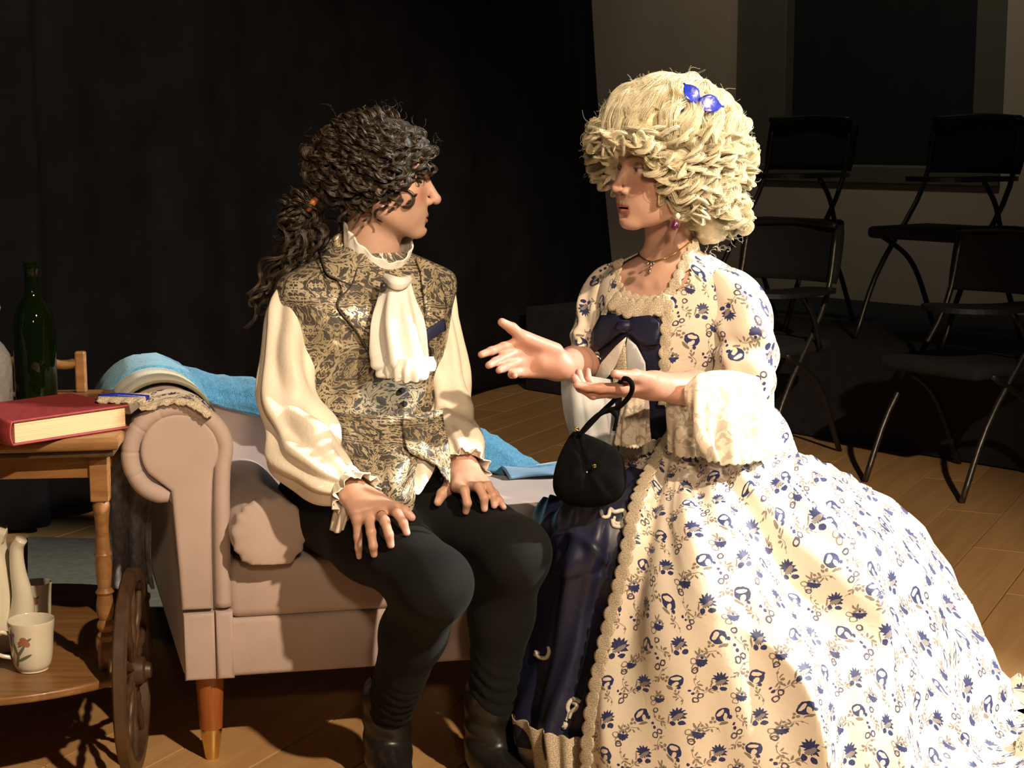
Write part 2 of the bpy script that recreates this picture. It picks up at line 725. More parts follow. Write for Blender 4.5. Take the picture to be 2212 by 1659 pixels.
# -- upholstery
b = NB('dusty_pink_velvet')
f = b.noise(b.obj, 9, 3)
b.set(base=b.ramp(f, [(0.3, (0.46, 0.36, 0.32)), (0.7, (0.53, 0.42, 0.375))]), rough=0.75, sheen=0.35, sheen_rough=0.35, sheen_tint=(1, 0.92, 0.86))
b.bump(b.noise(b.obj, 260, 2), 0.12, 0.001)
MAT['velvet'] = b.mat

# -- blue fluffy throw
b = NB('sky_blue_fleece')
f = b.noise(b.obj, 130, 3, 0.7)
b.set(base=b.ramp(f, [(0.3, (0.045, 0.185, 0.32)), (0.7, (0.10, 0.32, 0.48))]), rough=0.95, sheen=0.5, sheen_rough=0.5, sheen_tint=(0.6, 0.85, 1))
b.bump(b.noise(b.obj, 420, 2), 0.7, 0.004)
MAT['blue_throw'] = b.mat
b = NB('striped_knit_blue_to_cream')
s = b.n('ShaderNodeSeparateXYZ')
b.put(s.inputs[0], b.uv)
st = b.m('FRACT', b.m('MULTIPLY', s.outputs[1], 30.0))
stripe = b.ramp(st, [(0.0, (0.20, 0.20, 0.13)), (0.25, (0.22, 0.22, 0.15)), (0.5, (0.50, 0.48, 0.33)), (0.8, (0.50, 0.48, 0.33)), (1.0, (0.2, 0.2, 0.13))])
blue = b.ramp(b.noise(b.obj, 130, 3, 0.7), [(0.3, (0.045, 0.185, 0.32)), (0.7, (0.10, 0.32, 0.48))])
b.set(base=b.mix(b.ramp(s.outputs[1], [(0.0, (0, 0, 0)), (1.0, (1, 1, 1))]), stripe, stripe), rough=0.95, sheen=0.4)
b.bump(b.noise(b.obj, 420, 2), 0.6, 0.003)
MAT['stripe_knit'] = b.mat

# -- skin: colour comes from a painted attribute (lips, brows, blush) with fine mottling
b = NB('stage_skin')
at = b.n('ShaderNodeAttribute', attribute_name='Col')
mot = b.noise(b.obj, 60, 4, 0.6)
b.set(base=b.mix(0.5, at.outputs['Color'], b.ramp(mot, [(0.3, (0.42, 0.42, 0.42)), (0.7, (0.56, 0.54, 0.54))]), 'SOFT_LIGHT'), rough=0.47, sss=0.12, spec=0.4)
b.b.inputs['Subsurface Radius'].default_value = (0.012, 0.005, 0.003)
b.b.inputs['Subsurface Scale'].default_value = 0.6
b.bump(b.noise(b.obj, 420, 2), 0.08, 0.001)
MAT['skin'] = b.mat

# -- hair
b = NB('dark_brown_curly_hair')
hi = b.n('ShaderNodeHairInfo')
b.set(base=b.ramp(hi.outputs['Random'], [(0.0, (0.014, 0.009, 0.006)), (0.6, (0.036, 0.024, 0.014)), (1.0, (0.10, 0.068, 0.04))]), rough=0.38, spec=0.7)
MAT['dark_hair'] = b.mat
b = NB('pale_blond_wig_hair')
hi = b.n('ShaderNodeHairInfo')
b.set(base=b.ramp(hi.outputs['Random'], [(0.0, (0.82, 0.75, 0.53)), (0.6, (0.90, 0.85, 0.66)), (1.0, (0.95, 0.92, 0.78))]), rough=0.5, spec=0.4)
tr = b.n('ShaderNodeBsdfTranslucent')
tr.inputs['Color'].default_value = (0.95, 0.88, 0.66, 1)
mx = b.n('ShaderNodeMixShader')
mx.inputs[0].default_value = 0.45
b.t.links.new(b.b.outputs[0], mx.inputs[1])
b.t.links.new(tr.outputs[0], mx.inputs[2])
b.t.links.new(mx.outputs[0], b.out.inputs['Surface'])
MAT['blond_hair'] = b.mat
MAT['dark_cap'] = simple('dark_wig_base', (0.015, 0.010, 0.007), 0.6, 0.3, 60, 0.6, 200)
MAT['blond_cap'] = simple('blond_wig_base', (0.72, 0.65, 0.44), 0.6, 0.1, 60, 0.5, 200)

# -- cloth
b = NB('cream_satin_shirt')
f = b.noise(b.obj, 5, 2)
b.set(base=b.ramp(f, [(0.3, (0.78, 0.69, 0.55)), (0.7, (0.84, 0.76, 0.63))]), rough=0.5, sheen=0.2)
b.bump(b.noise(b.obj, 38, 3, 0.6, 1.5), 0.22, 0.006)
MAT['shirt'] = b.mat
b = NB('white_jabot_cotton')
b.set(base=(0.92, 0.90, 0.83), rough=0.6, sheen=0.25)
b.bump(b.noise(b.obj, 55, 3, 0.6, 1.0), 0.2, 0.004)
MAT['jabot'] = b.mat
b = NB('black_stretch_trousers')
f = b.noise(b.obj, 12, 3)
b.set(base=b.ramp(f, [(0.3, (0.0045, 0.005, 0.0047)), (0.7, (0.0075, 0.008, 0.0075))]), rough=0.9, spec=0.2, sheen=0.02, sheen_rough=0.5, sheen_tint=(0.75, 0.9, 0.9))
b.bump(b.noise(b.obj, 500, 2), 0.2, 0.001)
MAT['trousers'] = b.mat
MAT['boot'] = simple('black_boot_leather', (0.013, 0.012, 0.011), 0.36, 0.2, 20, 0.25, 90)
MAT['velvet_black'] = simple('black_velvet', (0.0028, 0.0028, 0.003), 0.95, 0.2, 30, spec=0.08)
MAT['navy_trim'] = simple('navy_satin_strip', (0.03, 0.035, 0.09), 0.4, 0.1, 30)
b = NB('navy_satin')
f = b.noise(b.obj, 6, 2)
b.set(base=b.ramp(f, [(0.3, (0.0085, 0.010, 0.028)), (0.7, (0.014, 0.016, 0.044))]), rough=0.44, spec=0.45)
b.bump(b.noise(b.obj, 14, 2, 0.5, 0.8), 0.3, 0.010)
MAT['navy_satin'] = b.mat
b = NB('royal_blue_satin_bow')
b.set(base=(0.012, 0.03, 0.42), rough=0.25, spec=0.8)
b.bump(b.noise(b.obj, 60, 2), 0.3, 0.004)
MAT['bow_blue'] = b.mat
MAT['dark_button'] = simple('dark_button', (0.03, 0.03, 0.04), 0.3)
MAT['dark_edge'] = simple('dark_waistcoat_piping', (0.05, 0.04, 0.03), 0.5)
MAT['gold'] = simple('gold_jewel', (0.75, 0.52, 0.2), 0.25, metal=1.0)
MAT['silver'] = simple('silver_jewel', (0.85, 0.84, 0.80), 0.18, metal=1.0)
MAT['crystal'] = simple('clear_crystal', (0.9, 0.9, 0.95), 0.05, spec=1.0)
MAT['garnet'] = simple('purple_stone', (0.10, 0.012, 0.05), 0.15, spec=0.8)
MAT['cord_white'] = simple('pale_silver_cord', (0.62, 0.60, 0.50), 0.5, 0.1, 200)


def lace(name, base, hole=0.42, opaque=0.8, cell=420.0, bstr=0.8):
    b = NB(name)
    e = b.vor(b.uv, cell, 'DISTANCE_TO_EDGE', dim='2D')
    fl = b.vor(b.uv, cell * 0.3, 'F1', dim='2D', rand=0.6)
    net = b.m('LESS_THAN', e, 0.07)
    flower = b.m('LESS_THAN', fl, hole)
    k = b.m('MAXIMUM', net, flower)
    al = b.m('ADD', b.m('MULTIPLY', k, opaque), 1 - opaque, clamp=True)
    d = tuple(x * 0.78 for x in base)
    b.set(base=b.mix(k, d, base), rough=0.8, alpha=al)
    b.bump(b.m('SUBTRACT', b.m('MULTIPLY', k, 1.0), b.m('MULTIPLY', fl, 0.6)), bstr, 0.002)
    return b.mat


MAT['lace'] = lace('cream_lace', (0.70, 0.60, 0.44), 0.36, 0.5, 900.0, 0.3)
b = NB('sheer_cream_lace')
f1 = b.noise(b.uv, 38, 2, 0.5, 1.2)
fl = b.ramp(f1, [(0.44, (0, 0, 0)), (0.52, (1, 1, 1))])
net = b.m('MULTIPLY', b.m('LESS_THAN', b.vor(b.uv, 700, 'DISTANCE_TO_EDGE', dim='2D'), 0.12), 0.25)
al = b.m('ADD', b.m('ADD', b.m('MULTIPLY', fl, 0.38), 0.42), net, clamp=True)
b.set(base=b.mix(fl, (0.70, 0.61, 0.48), (0.82, 0.73, 0.58)), rough=0.7, alpha=al)
b.bump(fl, 0.3, 0.001)
MAT['lace_sheer'] = b.mat

# -- gold damask brocade: mirrored scroll repeat, dark figure on pale gold ground
b = NB('gold_damask_brocade')
TU, TV = 0.125, 0.165
s = b.n('ShaderNodeSeparateXYZ')
b.put(s.inputs[0], b.uv)
u = b.m('DIVIDE', s.outputs[0], TU)
vv = b.m('DIVIDE', s.outputs[1], TV)
wu = b.m('MULTIPLY', b.m('SINE', b.m('MULTIPLY', vv, PI)), 0.25)
uf = b.m('ABSOLUTE', b.m('SUBTRACT', b.m('FRACT', b.m('ADD', u, wu)), 0.5))
vf = b.m('ABSOLUTE', b.m('SUBTRACT', b.m('FRACT', b.m('MULTIPLY', vv, 0.5)), 0.5))
vf = b.m('MULTIPLY', vf, 2.0)
cmb = b.n('ShaderNodeCombineXYZ')
b.put(cmb.inputs[0], b.m('MULTIPLY', uf, TU * 17))
b.put(cmb.inputs[1], b.m('MULTIPLY', vf, TV * 17))
n1 = b.noise(cmb.outputs[0], 1.15, 2, 0.55, 1.7)
n2 = b.noise(cmb.outputs[0], 2.6, 1, 0.5, 1.8)
fig = b.m('GREATER_THAN', n1, 0.455)
veins = b.m('LESS_THAN', b.m('ABSOLUTE', b.m('SUBTRACT', n2, 0.5)), 0.035)
inner = b.m('MULTIPLY', fig, b.m('SUBTRACT', 1.0, veins))
thin = b.m('MULTIPLY', b.m('SUBTRACT', 1.0, fig), b.m('LESS_THAN', b.m('ABSOLUTE', b.m('SUBTRACT', n1, 0.40)), 0.012))
k = b.m('MAXIMUM', inner, thin)
wob = b.noise(b.obj, 14, 2, 0.5, 0.6)
ground = b.ramp(wob, [(0.25, (0.36, 0.29, 0.17)), (0.75, (0.66, 0.57, 0.40))])
b.set(base=b.mix(k, ground, (0.062, 0.054, 0.042)), rough=b.m('ADD', b.m('MULTIPLY', k, 0.2), 0.30), metal=b.m('MULTIPLY', b.m('SUBTRACT', 1.0, k), 0.25), spec=0.6)
b.bump(b.m('ADD', b.m('MULTIPLY', wob, 3.0), b.m('MULTIPLY', k, -0.12)), 0.4, 0.007)
MAT['damask'] = b.mat


# -- printed floral gown fabric: a repeating tile of blue flowers, rings, dots and grey-brown sprigs on cream
def floral(name, ground, TW=0.150, TH=0.150, rough=0.55, satin=0.0):
    b = NB(name)
    mp = b.n('ShaderNodeMapping')
    b.put(mp.inputs['Vector'], b.uv)
    mp.inputs['Scale'].default_value = (1 / TW, 1 / TH, 1)
    wig = b.noise(b.uv, 90, 2, 0.5, 0, 'Color')
    big = b.noise(b.uv, 4.5, 1, 0.5, 0, 'Color')
    base_uv = b.v('ADD', mp.outputs[0], b.v('SCALE', b.v('SUBTRACT', wig, (0.5, 0.5, 0.5)), scale=0.04))
    base_uv = b.v('ADD', base_uv, b.v('SCALE', b.v('SUBTRACT', big, (0.5, 0.5, 0.5)), scale=0.55))
    blue, brown, ringc, dots, grey = [], [], [], [], []

    def local(cx, cy, ang=0.0):
        q = b.v('FRACTION', b.v('ADD', base_uv, (1.5 - cx, 1.5 - cy, 0)))
        q = b.v('MULTIPLY', b.v('SUBTRACT', q, (0.5, 0.5, 0)), (TW * 100, TH * 100, 0))   # centimetres
        if ang:
            r = b.n('ShaderNodeVectorRotate', rotation_type='Z_AXIS')
            b.put(r.inputs['Vector'], q)
            r.inputs['Angle'].default_value = ang
            q = r.outputs[0]
        return q

    def disc(q, x, y, r, sx=1.0, sy=1.0):
        p = b.v('SUBTRACT', q, (x, y, 0))
        if sx != 1 or sy != 1:
            p = b.v('MULTIPLY', p, (1 / sx, 1 / sy, 0))
        return b.m('LESS_THAN', b.v('LENGTH', p), r)

    def ring(q, x, y, r, w):
        l = b.v('LENGTH', b.v('SUBTRACT', q, (x, y, 0)))
        return b.m('LESS_THAN', b.m('ABSOLUTE', b.m('SUBTRACT', l, r)), w)

    def polar(q, x, y):
        p = b.v('SUBTRACT', q, (x, y, 0))
        sp = b.n('ShaderNodeSeparateXYZ')
        b.put(sp.inputs[0], p)
        return b.v('LENGTH', p), b.m('ARCTAN2', sp.outputs[1], sp.outputs[0]), sp.outputs

    def AND(a, c):
        return b.m('MULTIPLY', a, c)

    def NOT(a):
        return b.m('SUBTRACT', 1.0, a)

    def OR(*a):
        r = a[0]
        for x in a[1:]:
            r = b.m('MAXIMUM', r, x)
        return r

    def leaf(q, x, y, ang, a, w):
        r = b.n('ShaderNodeVectorRotate', rotation_type='Z_AXIS')
        b.put(r.inputs['Vector'], b.v('SUBTRACT', q, (x, y, 0)))
        r.inputs['Angle'].default_value = -ang
        p = b.v('MULTIPLY', r.outputs[0], (1 / a, 1 / w, 0))
        return b.m('LESS_THAN', b.v('LENGTH', p), 1.0)

    # spiky carnation
    for cx, cy, an in ((0.20, 0.76, 0.5), (0.72, 0.26, 0.3)):
        q = local(cx, cy, an)
        r, th, xy = polar(q, 0, 0)
        saw = b.m('ABSOLUTE', b.m('SUBTRACT', b.m('FRACT', b.m('MULTIPLY', th, 13 / (2 * PI))), 0.5))
        R = b.m('ADD', b.m('MULTIPLY', saw, 1.3), 1.15)
        R = b.m('MULTIPLY', R, b.m('ADD', b.m('MULTIPLY', b.m('GREATER_THAN', xy[1], -0.35), 0.35), 0.65))
        body = b.m('LESS_THAN', r, R)
        heart = leaf(q, 0.25, -0.25, 0.9, 1.15, 0.42)
        blue.append(AND(body, NOT(heart)))
        grey.append(heart)
        blue.append(OR(disc(q, -0.2, -1.75, 0.55), leaf(q, 1.35, -1.2, 0.4, 0.7, 0.5)))
        brown.append(leaf(q, -1.2, -1.2, 1.9, 0.9, 0.18))
    # two-tone round bloom
    for cx, cy, an in ((0.66, 0.80, 0.4), (0.22, 0.28, -0.5)):
        q = local(cx, cy, an)
        body = disc(q, 0, 0, 1.5, 1.0, 0.92)
        cut = OR(leaf(q, -0.25, 0.45, 0.35, 0.95, 0.42), leaf(q, 0.25, -0.75, 1.2, 0.75, 0.45))
        blue.append(AND(body, NOT(cut)))
        blue.append(disc(q, 1.2, -1.25, 0.38))
        brown.append(OR(leaf(q, -0.4, -1.75, -0.35, 0.95, 0.3), disc(q, -2.0, 0.2, 0.32), disc(q, -1.85, -0.6, 0.3), disc(q, -2.5, -0.35, 0.3)))
    # half-blue pomegranate with ring pair
    for cx, cy in ((0.46, 0.53), (0.96, 0.03)):
        q = local(cx, cy, 0.2)
        r, th, xy = polar(q, 0, 0)
        saw = b.m('ABSOLUTE', b.m('SUBTRACT', b.m('FRACT', b.m('MULTIPLY', th, 12 / (2 * PI))), 0.5))
        body = b.m('LESS_THAN', r, b.m('ADD', b.m('MULTIPLY', saw, 0.4), 1.0))
        low = b.m('LESS_THAN', xy[1], 0.15)
        blue.append(AND(body, low))
        grey.append(AND(AND(body, NOT(low)), b.m('GREATER_THAN', r, 0.62)))
        blue.append(disc(q, 0, 0.45, 0.25))
        brown.append(OR(ring(q, -1.55, -0.2, 0.52, 0.11), ring(q, -1.0, -1.25, 0.55, 0.11)))
        brown.append(OR(leaf(q, -0.9, 1.25, 2.2, 0.6, 0.2), leaf(q, -0.4, 1.45, 1.4, 0.55, 0.18)))
    # small dark rings and berries
    for cx, cy, an in ((0.93, 0.52, 0.0), (0.45, 0.02, 0.3)):
        q = local(cx, cy, an)
        ringc.append(OR(ring(q, 0.35, 0.5, 0.47, 0.14), ring(q, -0.45, -0.5, 0.52, 0.15)))
        dots.append(OR(disc(q, -0.9, 1.0, 0.32), disc(q, -1.5, 1.7, 0.3)))
    q = local(0.88, 0.92)
    ringc.append(ring(q, 0, 0, 0.5, 0.15))
    q = local(0.42, 0.34)
    ringc.append(ring(q, 0, 0, 0.48, 0.14))
    # sprigs
    for cx, cy, an in ((0.02, 0.62, 0.0), (0.50, 0.20, 0.9), (0.45, 0.88, 2.4), (0.92, 0.72, 1.6), (0.08, 0.10, 3.6), (0.70, 0.55, 4.4)):
        q = local(cx, cy, an)
        lv = [leaf(q, 0.1, 0.5, 1.2, 0.5, 0.19), leaf(q, 0.75, 0.35, 0.5, 0.5, 0.18), leaf(q, 0.85, -0.35, -0.6, 0.45, 0.18), leaf(q, -0.6, 0.2, 2.4, 0.42, 0.17), disc(q, 1.45, 0.1, 0.24), disc(q, -1.3, -0.5, 0.24)]
        r, th, xy = polar(q, 0, 0)
        arc = AND(b.m('LESS_THAN', b.m('ABSOLUTE', b.m('SUBTRACT', b.m('ADD', xy[1], 0.25), b.m('MULTIPLY', b.m('SINE', b.m('MULTIPLY', xy[0], 1.5)), 0.35))), 0.065), b.m('LESS_THAN', r, 2.2))
        brown.append(OR(*lv, arc))
    col = b.mix(OR(*brown), ground, (0.25, 0.20, 0.155))
    col = b.mix(OR(*grey), col, (0.26, 0.235, 0.22))
    col = b.mix(OR(*ringc), col, (0.085, 0.065, 0.10))
    col = b.mix(OR(*blue), col, b.ramp(b.noise(b.uv, 160, 2), [(0.3, (0.020, 0.025, 0.095)), (0.7, (0.038, 0.046, 0.16))]))
    col = b.mix(OR(*dots), col, (0.045, 0.028, 0.14))
    b.set(base=col, rough=rough, sheen=0.15, spec=0.45)
    b.bump(b.noise(b.obj, 26, 3, 0.55, 0.8), 0.25, 0.006)
    return b.mat


MAT['floral'] = floral('blue_flower_print_satin', (0.80, 0.71, 0.58))
MAT['plain_sleeve_lining'] = simple('pale_blue_white_lining', (0.62, 0.66, 0.68), 0.8, 0.05, 20)

# -- crockery, book, glass
b = NB('cream_china')
b.set(base=(0.80, 0.74, 0.58), rough=0.12, spec=0.6, coat=0.5)
MAT['china'] = b.mat


def flower_china(name):
    """white china with a painted flower spray on the facing side"""
    b = NB(name)
    mp = b.n('ShaderNodeMapping')
    b.put(mp.inputs['Vector'], b.obj)
    mp.inputs['Scale'].default_value = (50, 50, 50)
    s = b.n('ShaderNodeSeparateXYZ')
    b.put(s.inputs[0], mp.outputs[0])
    x, y, z = s.outputs
    c = b.n('ShaderNodeCombineXYZ')
    b.put(c.inputs[0], x)
    b.put(c.inputs[1], z)
    q = c.outputs[0]
    front = b.m('LESS_THAN', y, 0.0)

    def disc(cx, cy, r):
        return b.m('LESS_THAN', b.v('LENGTH', b.v('SUBTRACT', q, (cx, cy, 0))), r)

    def leaf(cx, cy, ang, a, w):
        r = b.n('ShaderNodeVectorRotate', rotation_type='Z_AXIS')
        b.put(r.inputs['Vector'], b.v('SUBTRACT', q, (cx, cy, 0)))
        r.inputs['Angle'].default_value = -ang
        return b.m('LESS_THAN', b.v('LENGTH', b.v('MULTIPLY', r.outputs[0], (1 / a, 1 / w, 0))), 1.0)

    def OR(*a):
        r = a[0]
        for t in a[1:]:
            r = b.m('MAXIMUM', r, t)
        return b.m('MULTIPLY', r, front)

    green = OR(*[leaf(-1.1 + dx, 2.6 + dy, a, 0.85, 0.16) for dx, dy, a in ((0, 0, 1.9), (0.6, -0.2, 1.0), (-0.6, 0.5, 2.4), (0.2, -1.1, 1.4), (-0.3, 1.2, 1.7), (1.0, 0.7, 0.6), (0.9, -0.9, 0.5), (-0.9, -0.7, 2.2))])
    red = OR(disc(-0.2, 3.5, 0.38), disc(0.15, 3.15, 0.3), disc(-0.55, 3.2, 0.25))
    blue = OR(disc(-1.6, 3.6, 0.4), disc(-1.35, 4.0, 0.25), disc(-1.9, 3.25, 0.22))
    base = (0.80, 0.75, 0.60)
    col = b.mix(green, base, (0.17, 0.18, 0.11))
    col = b.mix(red, col, (0.42, 0.16, 0.10))
    col = b.mix(blue, col, (0.13, 0.12, 0.22))
    b.set(base=col, rough=0.12, spec=0.6, coat=0.5)
    return b.mat


MAT['cup_china'] = flower_china('flower_painted_china')
MAT['book_red'] = simple('dark_red_book_cloth', (0.26, 0.028, 0.030), 0.6, 0.1, 60, 0.3, 500)
b = NB('book_page_edges')
mp = b.n('ShaderNodeMapping')
b.put(mp.inputs['Vector'], b.obj)
mp.inputs['Scale'].default_value = (3, 3, 900)
f = b.noise(mp.outputs[0], 1.0, 2)
b.set(base=b.ramp(f, [(0.3, (0.52, 0.33, 0.17)), (0.7, (0.72, 0.50, 0.28))]), rough=0.9)
MAT['pages'] = b.mat
b = NB('dark_green_bottle_glass')
b.set(base=(0.035, 0.075, 0.018), rough=0.03, trans=0.9, ior=1.5)
MAT['green_glass'] = b.mat
b = NB('wine_in_bottle')
b.set(base=(0.10, 0.12, 0.02), rough=0.1, trans=0.3)
MAT['wine'] = b.mat
b = NB('clear_cut_glass')
b.set(base=(0.92, 0.92, 0.88), rough=0.06, trans=0.75, ior=1.5, spec=0.8)
b.bump(b.vor(b.obj, 90, 'F1'), 0.5, 0.004)
MAT['clear_glass'] = b.mat


# ================================================================== ROOM
def line_hit(px, p0, d):
    """where the vertical plane through ground point p0 along d is met by the sight line of column px"""
    a = (px - 1106.0) / FPX / math.cos(PITCH)
    # X = a' * Y approximately: solve with slightly pitched camera at mid height
    t = (p0[0] - a * p0[1]) / (a * d[1] - d[0])
    return np.array([p0[0] + d[0] * t, p0[1] + d[1] * t])


CURT0, CURTD = np.array([-1.55, 5.3]), unit([1.0, 1.95])
WALL0, WALLD = np.array([2.8, 7.8]), unit([1.0, -1.07])
RISE0, RISED = np.array([1.5, 6.6]), unit([1.0, -1.07])

# floor: planks laid along the drape line over a dark underlay
bm = box_bm((0.4, 5.0, -0.021), (9.0, 13.0, 0.03))
floor = structure(bobj('floor', bm, MAT['floor_base']))
PW, PL = 0.19, 1.32
pd, pn = CURTD, np.array([-CURTD[1], CURTD[0]])
bmp = box_bm((0, 0, -0.003), (PL - 0.003, PW - 0.003, 0.006), bev=0.0015, seg=1)
pme = bpy.data.meshes.new('plank')
bmp.to_mesh(pme)
bmp.free()
pme.materials.append(MAT['plank'])
ang = math.atan2(pd[1], pd[0])
cnt = 0
for i in range(-22, 23):
    for j in range(-6, 8):
        c = np.array([0.3, 4.6]) + pn * (i * PW) + pd * (j * PL + (i * 0.37 % 1.0) * PL)
        if not (1.9 < c[1] < 10.2):
            continue
        if abs(c[0]) > 0.36 * c[1] + 0.7:
            continue
        if (c - CURT0) @ np.array([-CURTD[1], CURTD[0]]) > 0.3:
            continue
        o = link('plank', pme, floor)
        o.location = (c[0], c[1], 0)
        o.rotation_euler = (0, 0, ang)
        cnt += 1
print('planks', cnt)

# black stage drape with folds
nu, nv = 420, 40
s = np.linspace(-2.2, 4.86, nu)
zz = np.linspace(0.035, 4.2, nv)
G = np.zeros((nv, nu, 3))
fold = 0.022 * np.sin(s * 7.3 + 1.9 * np.sin(s * 2.1)) + 0.010 * np.sin(s * 17 + 2 * np.sin(s * 1.3)) + 0.06 * np.sin(s * 2.3 + 0.5) + 0.13 * np.exp(-((s + 0.12) / 0.07) ** 2)
nrm = np.array([CURTD[1], -CURTD[0]])
for k, z in enumerate(zz):
    amp = 0.55 + 0.45 * (1 - z / 4.2)
    lean = -0.43 * (z / 2.05) * np.clip((s - 2.6) / 2.2, 0, 1)
    q = CURT0 + np.outer(s + lean, CURTD) + np.outer(fold * amp + 0.02 * np.sin(s * 7 + z * 1.5), nrm)
    G[k, :, :2] = q
    G[k, :, 2] = z + 0.02 * np.sin(s * 5) * (k == 0)
cur = sheet('stage_curtain', G, MAT['curtain'], None, thick=0.004)
tag(cur, 'tall black stage curtain hanging in soft folds behind the man', 'curtain')

# right-hand wall with a blacked-out window recess
wn = np.array([-WALLD[1], WALLD[0]])
if wn[1] > 0:
    wn = -wn


def wallpt(sx, z, out=0.0):
    q = WALL0 + WALLD * sx + wn * out
    return np.array([q[0], q[1], z])


def wall_s(px):
    return float((line_hit(px, WALL0, WALLD) - WALL0) @ WALLD)


def wall_box(name, s0, s1, z0, z1, out, th, mat, parent=None, bev=0.0):
    c = wallpt((s0 + s1) / 2, (z0 + z1) / 2, out)
    bm = box_bm(c, (abs(s1 - s0), th, z1 - z0), math.atan2(WALLD[1], WALLD[0]), bev)
    return bobj(name, bm, mat, parent)


sL, sR = wall_s(1562), wall_s(2140)
sl, sr = wall_s(1665), wall_s(2062)
ZS = 1.02
wall = structure(wall_box('wall_right', -4.5, sL, 0, 4.2, -0.12, 0.24, MAT['wall']))
for a0, a1, z0, z1 in ((sR, sR + 3.0, 0, 4.2), (sL, sR, 0, ZS), (sL, sR, 3.4, 4.2)):
    w = wall_box('wall_section', a0, a1, z0, z1, -0.12, 0.24, MAT['wall'], wall)
win = structure(wall_box('window_1', sl - 0.02, sr + 0.02, ZS + 0.10, 3.3, -0.16, 0.03, MAT['blackout']))
for a0, a1, z0, z1 in ((sL, sl, ZS, 3.4), (sr, sR, ZS, 3.4), (sl, sr, 3.28, 3.4)):
    wall_box('window_frame', a0, a1, z0, z1, -0.10, 0.08, MAT['frame_grey'], win, 0.006)
wall_box('window_sill', sL, sR, ZS, ZS + 0.10, -0.06, 0.16, MAT['frame_grey'], win, 0.01)
structure(bobj('wall_back', box_bm((0, 11.6, 2.1), (9.0, 0.2, 4.2)), MAT['wall']))
structure(bobj('ceiling', box_bm((0.4, 6.0, 5.5), (9.0, 15.0, 0.12)), MAT['riser']))

# black seating riser along that wall
rn = np.array([-RISED[1], RISED[0]])
if rn[1] > 0:
    rn = -rn
c = RISE0 - rn * 0.75 + RISED * 0.2
bm = box_bm((c[0], c[1], 0.215), (4.6, 1.5, 0.42), math.atan2(RISED[1], RISED[0]), 0.008)
ris = bobj('seating_riser', bm, MAT['riser'])
tag(ris, 'low black seating platform along the right wall', 'platform')


# tablet-arm conference chairs
def make_chair(name, label, legmat):
    t = thing(name, label, 'chair', group='tablet arm chairs by the right wall')
    bm = bmesh.new()
    # seat (faces -Y)
    box_bm((0, 0.0, 0.45), (0.44, 0.42, 0.05), None, 0.02, 3, bm)
    bobj('seat', bm, MAT['chair_fabric'], t, True, True)
    n = 14
    xs = np.linspace(-0.23, 0.23, n)
    rows = []
    for k, z in enumerate(np.linspace(0.70, 0.93, 8)):
        w = 1.0 - 0.04 * (abs(k - 3.5) / 3.5) ** 4
        rows.append(np.stack([xs * w, 0.235 - 0.12 * (xs / 0.23) ** 2 * 0.35 + (z - 0.7) * 0.18, np.full(n, z)], 1))
    G = np.stack(rows)
    o = mobj('backrest', G.reshape(-1, 3), grid_faces(8, n), MAT['chair_fabric'], t, uv=arc_uv(G), local=True)
    m = o.modifiers.new('solid', 'SOLIDIFY')
    m.thickness = 0.03
    for s in (-1, 1):
        for nm, pts in (('leg', [(s * 0.22, -0.26, 0.0), (s * 0.22, -0.12, 0.28), (s * 0.215, 0.16, 0.62), (s * 0.21, 0.24, 0.90)]),
                        ('leg', [(s * 0.22, 0.30, 0.0), (s * 0.22, 0.12, 0.30), (s * 0.22, -0.12, 0.44)])):
            o = tube('leg', pts, 0.0115, legmat if nm == 'leg' and pts[0][1] < 0 else MAT['chair_metal'], t, 8, 14, (1, 0, 0))
    tube('top_rail', [(-0.22, 0.22, 0.925), (0, 0.265, 0.935), (0.22, 0.22, 0.925)], 0.013, MAT['chair_metal'], t, 8, 12)
    tube('arm_post', [(0.235, 0.1, 0.45), (0.25, 0.02, 0.58), (0.25, -0.06, 0.665)], 0.011, MAT['chair_metal'], t, 8, 10, (1, 0, 0))
    pl = [(0.17, 0.10), (0.29, 0.12), (0.31, -0.05), (0.28, -0.22), (0.15, -0.30), (0.02, -0.27), (0.0, -0.19), (0.10, -0.13), (0.16, -0.02)]
    bm = bmesh.new()
    f = bm.faces.new([bm.verts.new((x, y, 0.67)) for x, y in smooth_poly(pl, 40)])
    r = bmesh.ops.extrude_face_region(bm, geom=[f])
    bmesh.ops.translate(bm, verts=[v for v in r['geom'] if isinstance(v, bmesh.types.BMVert)], vec=(0, 0, 0.018))
    bobj('writing_tablet', bm, MAT['chair_plastic'], t, False, True)
    return t


def copy_tree(o, parent=None):
    c = o.copy()
    COL.objects.link(c)
    c.parent = parent
    for ch in o.children:
        copy_tree(ch, c)
    return c


chair_rot = math.atan2(rn[0], -rn[1]) * 1.0
MAT['chair_steel'] = simple('dark_scuffed_steel', (0.10, 0.09, 0.08), 0.4, 0.2, 60, metal=0.8)
ch0 = make_chair('tablet_chair', 'dark tablet-arm chair on the floor nearest the woman, right behind her shoulder', MAT['chair_steel'])
spots = [((0.98, 6.46, 0.0), 'dark tablet-arm chair on the floor nearest the woman, right behind her shoulder'),
         ((1.66, 5.92, 0.0), 'dark tablet-arm chair on the floor at the right edge of the picture'),
         ((1.22, 7.42, 0.4265), 'dark tablet-arm chair up on the platform below the blacked-out window'),
         ((1.80, 6.84, 0.4265), 'dark tablet-arm chair up on the platform with its back against the pale right wall')]
for i, (p, lab) in enumerate(spots):
    o = ch0 if i == 0 else copy_tree(ch0)
    o.location = p
    o.rotation_euler = (0, 0, chair_rot + (0.08, -0.1, 0.05, -0.06)[i])
    o['label'] = lab


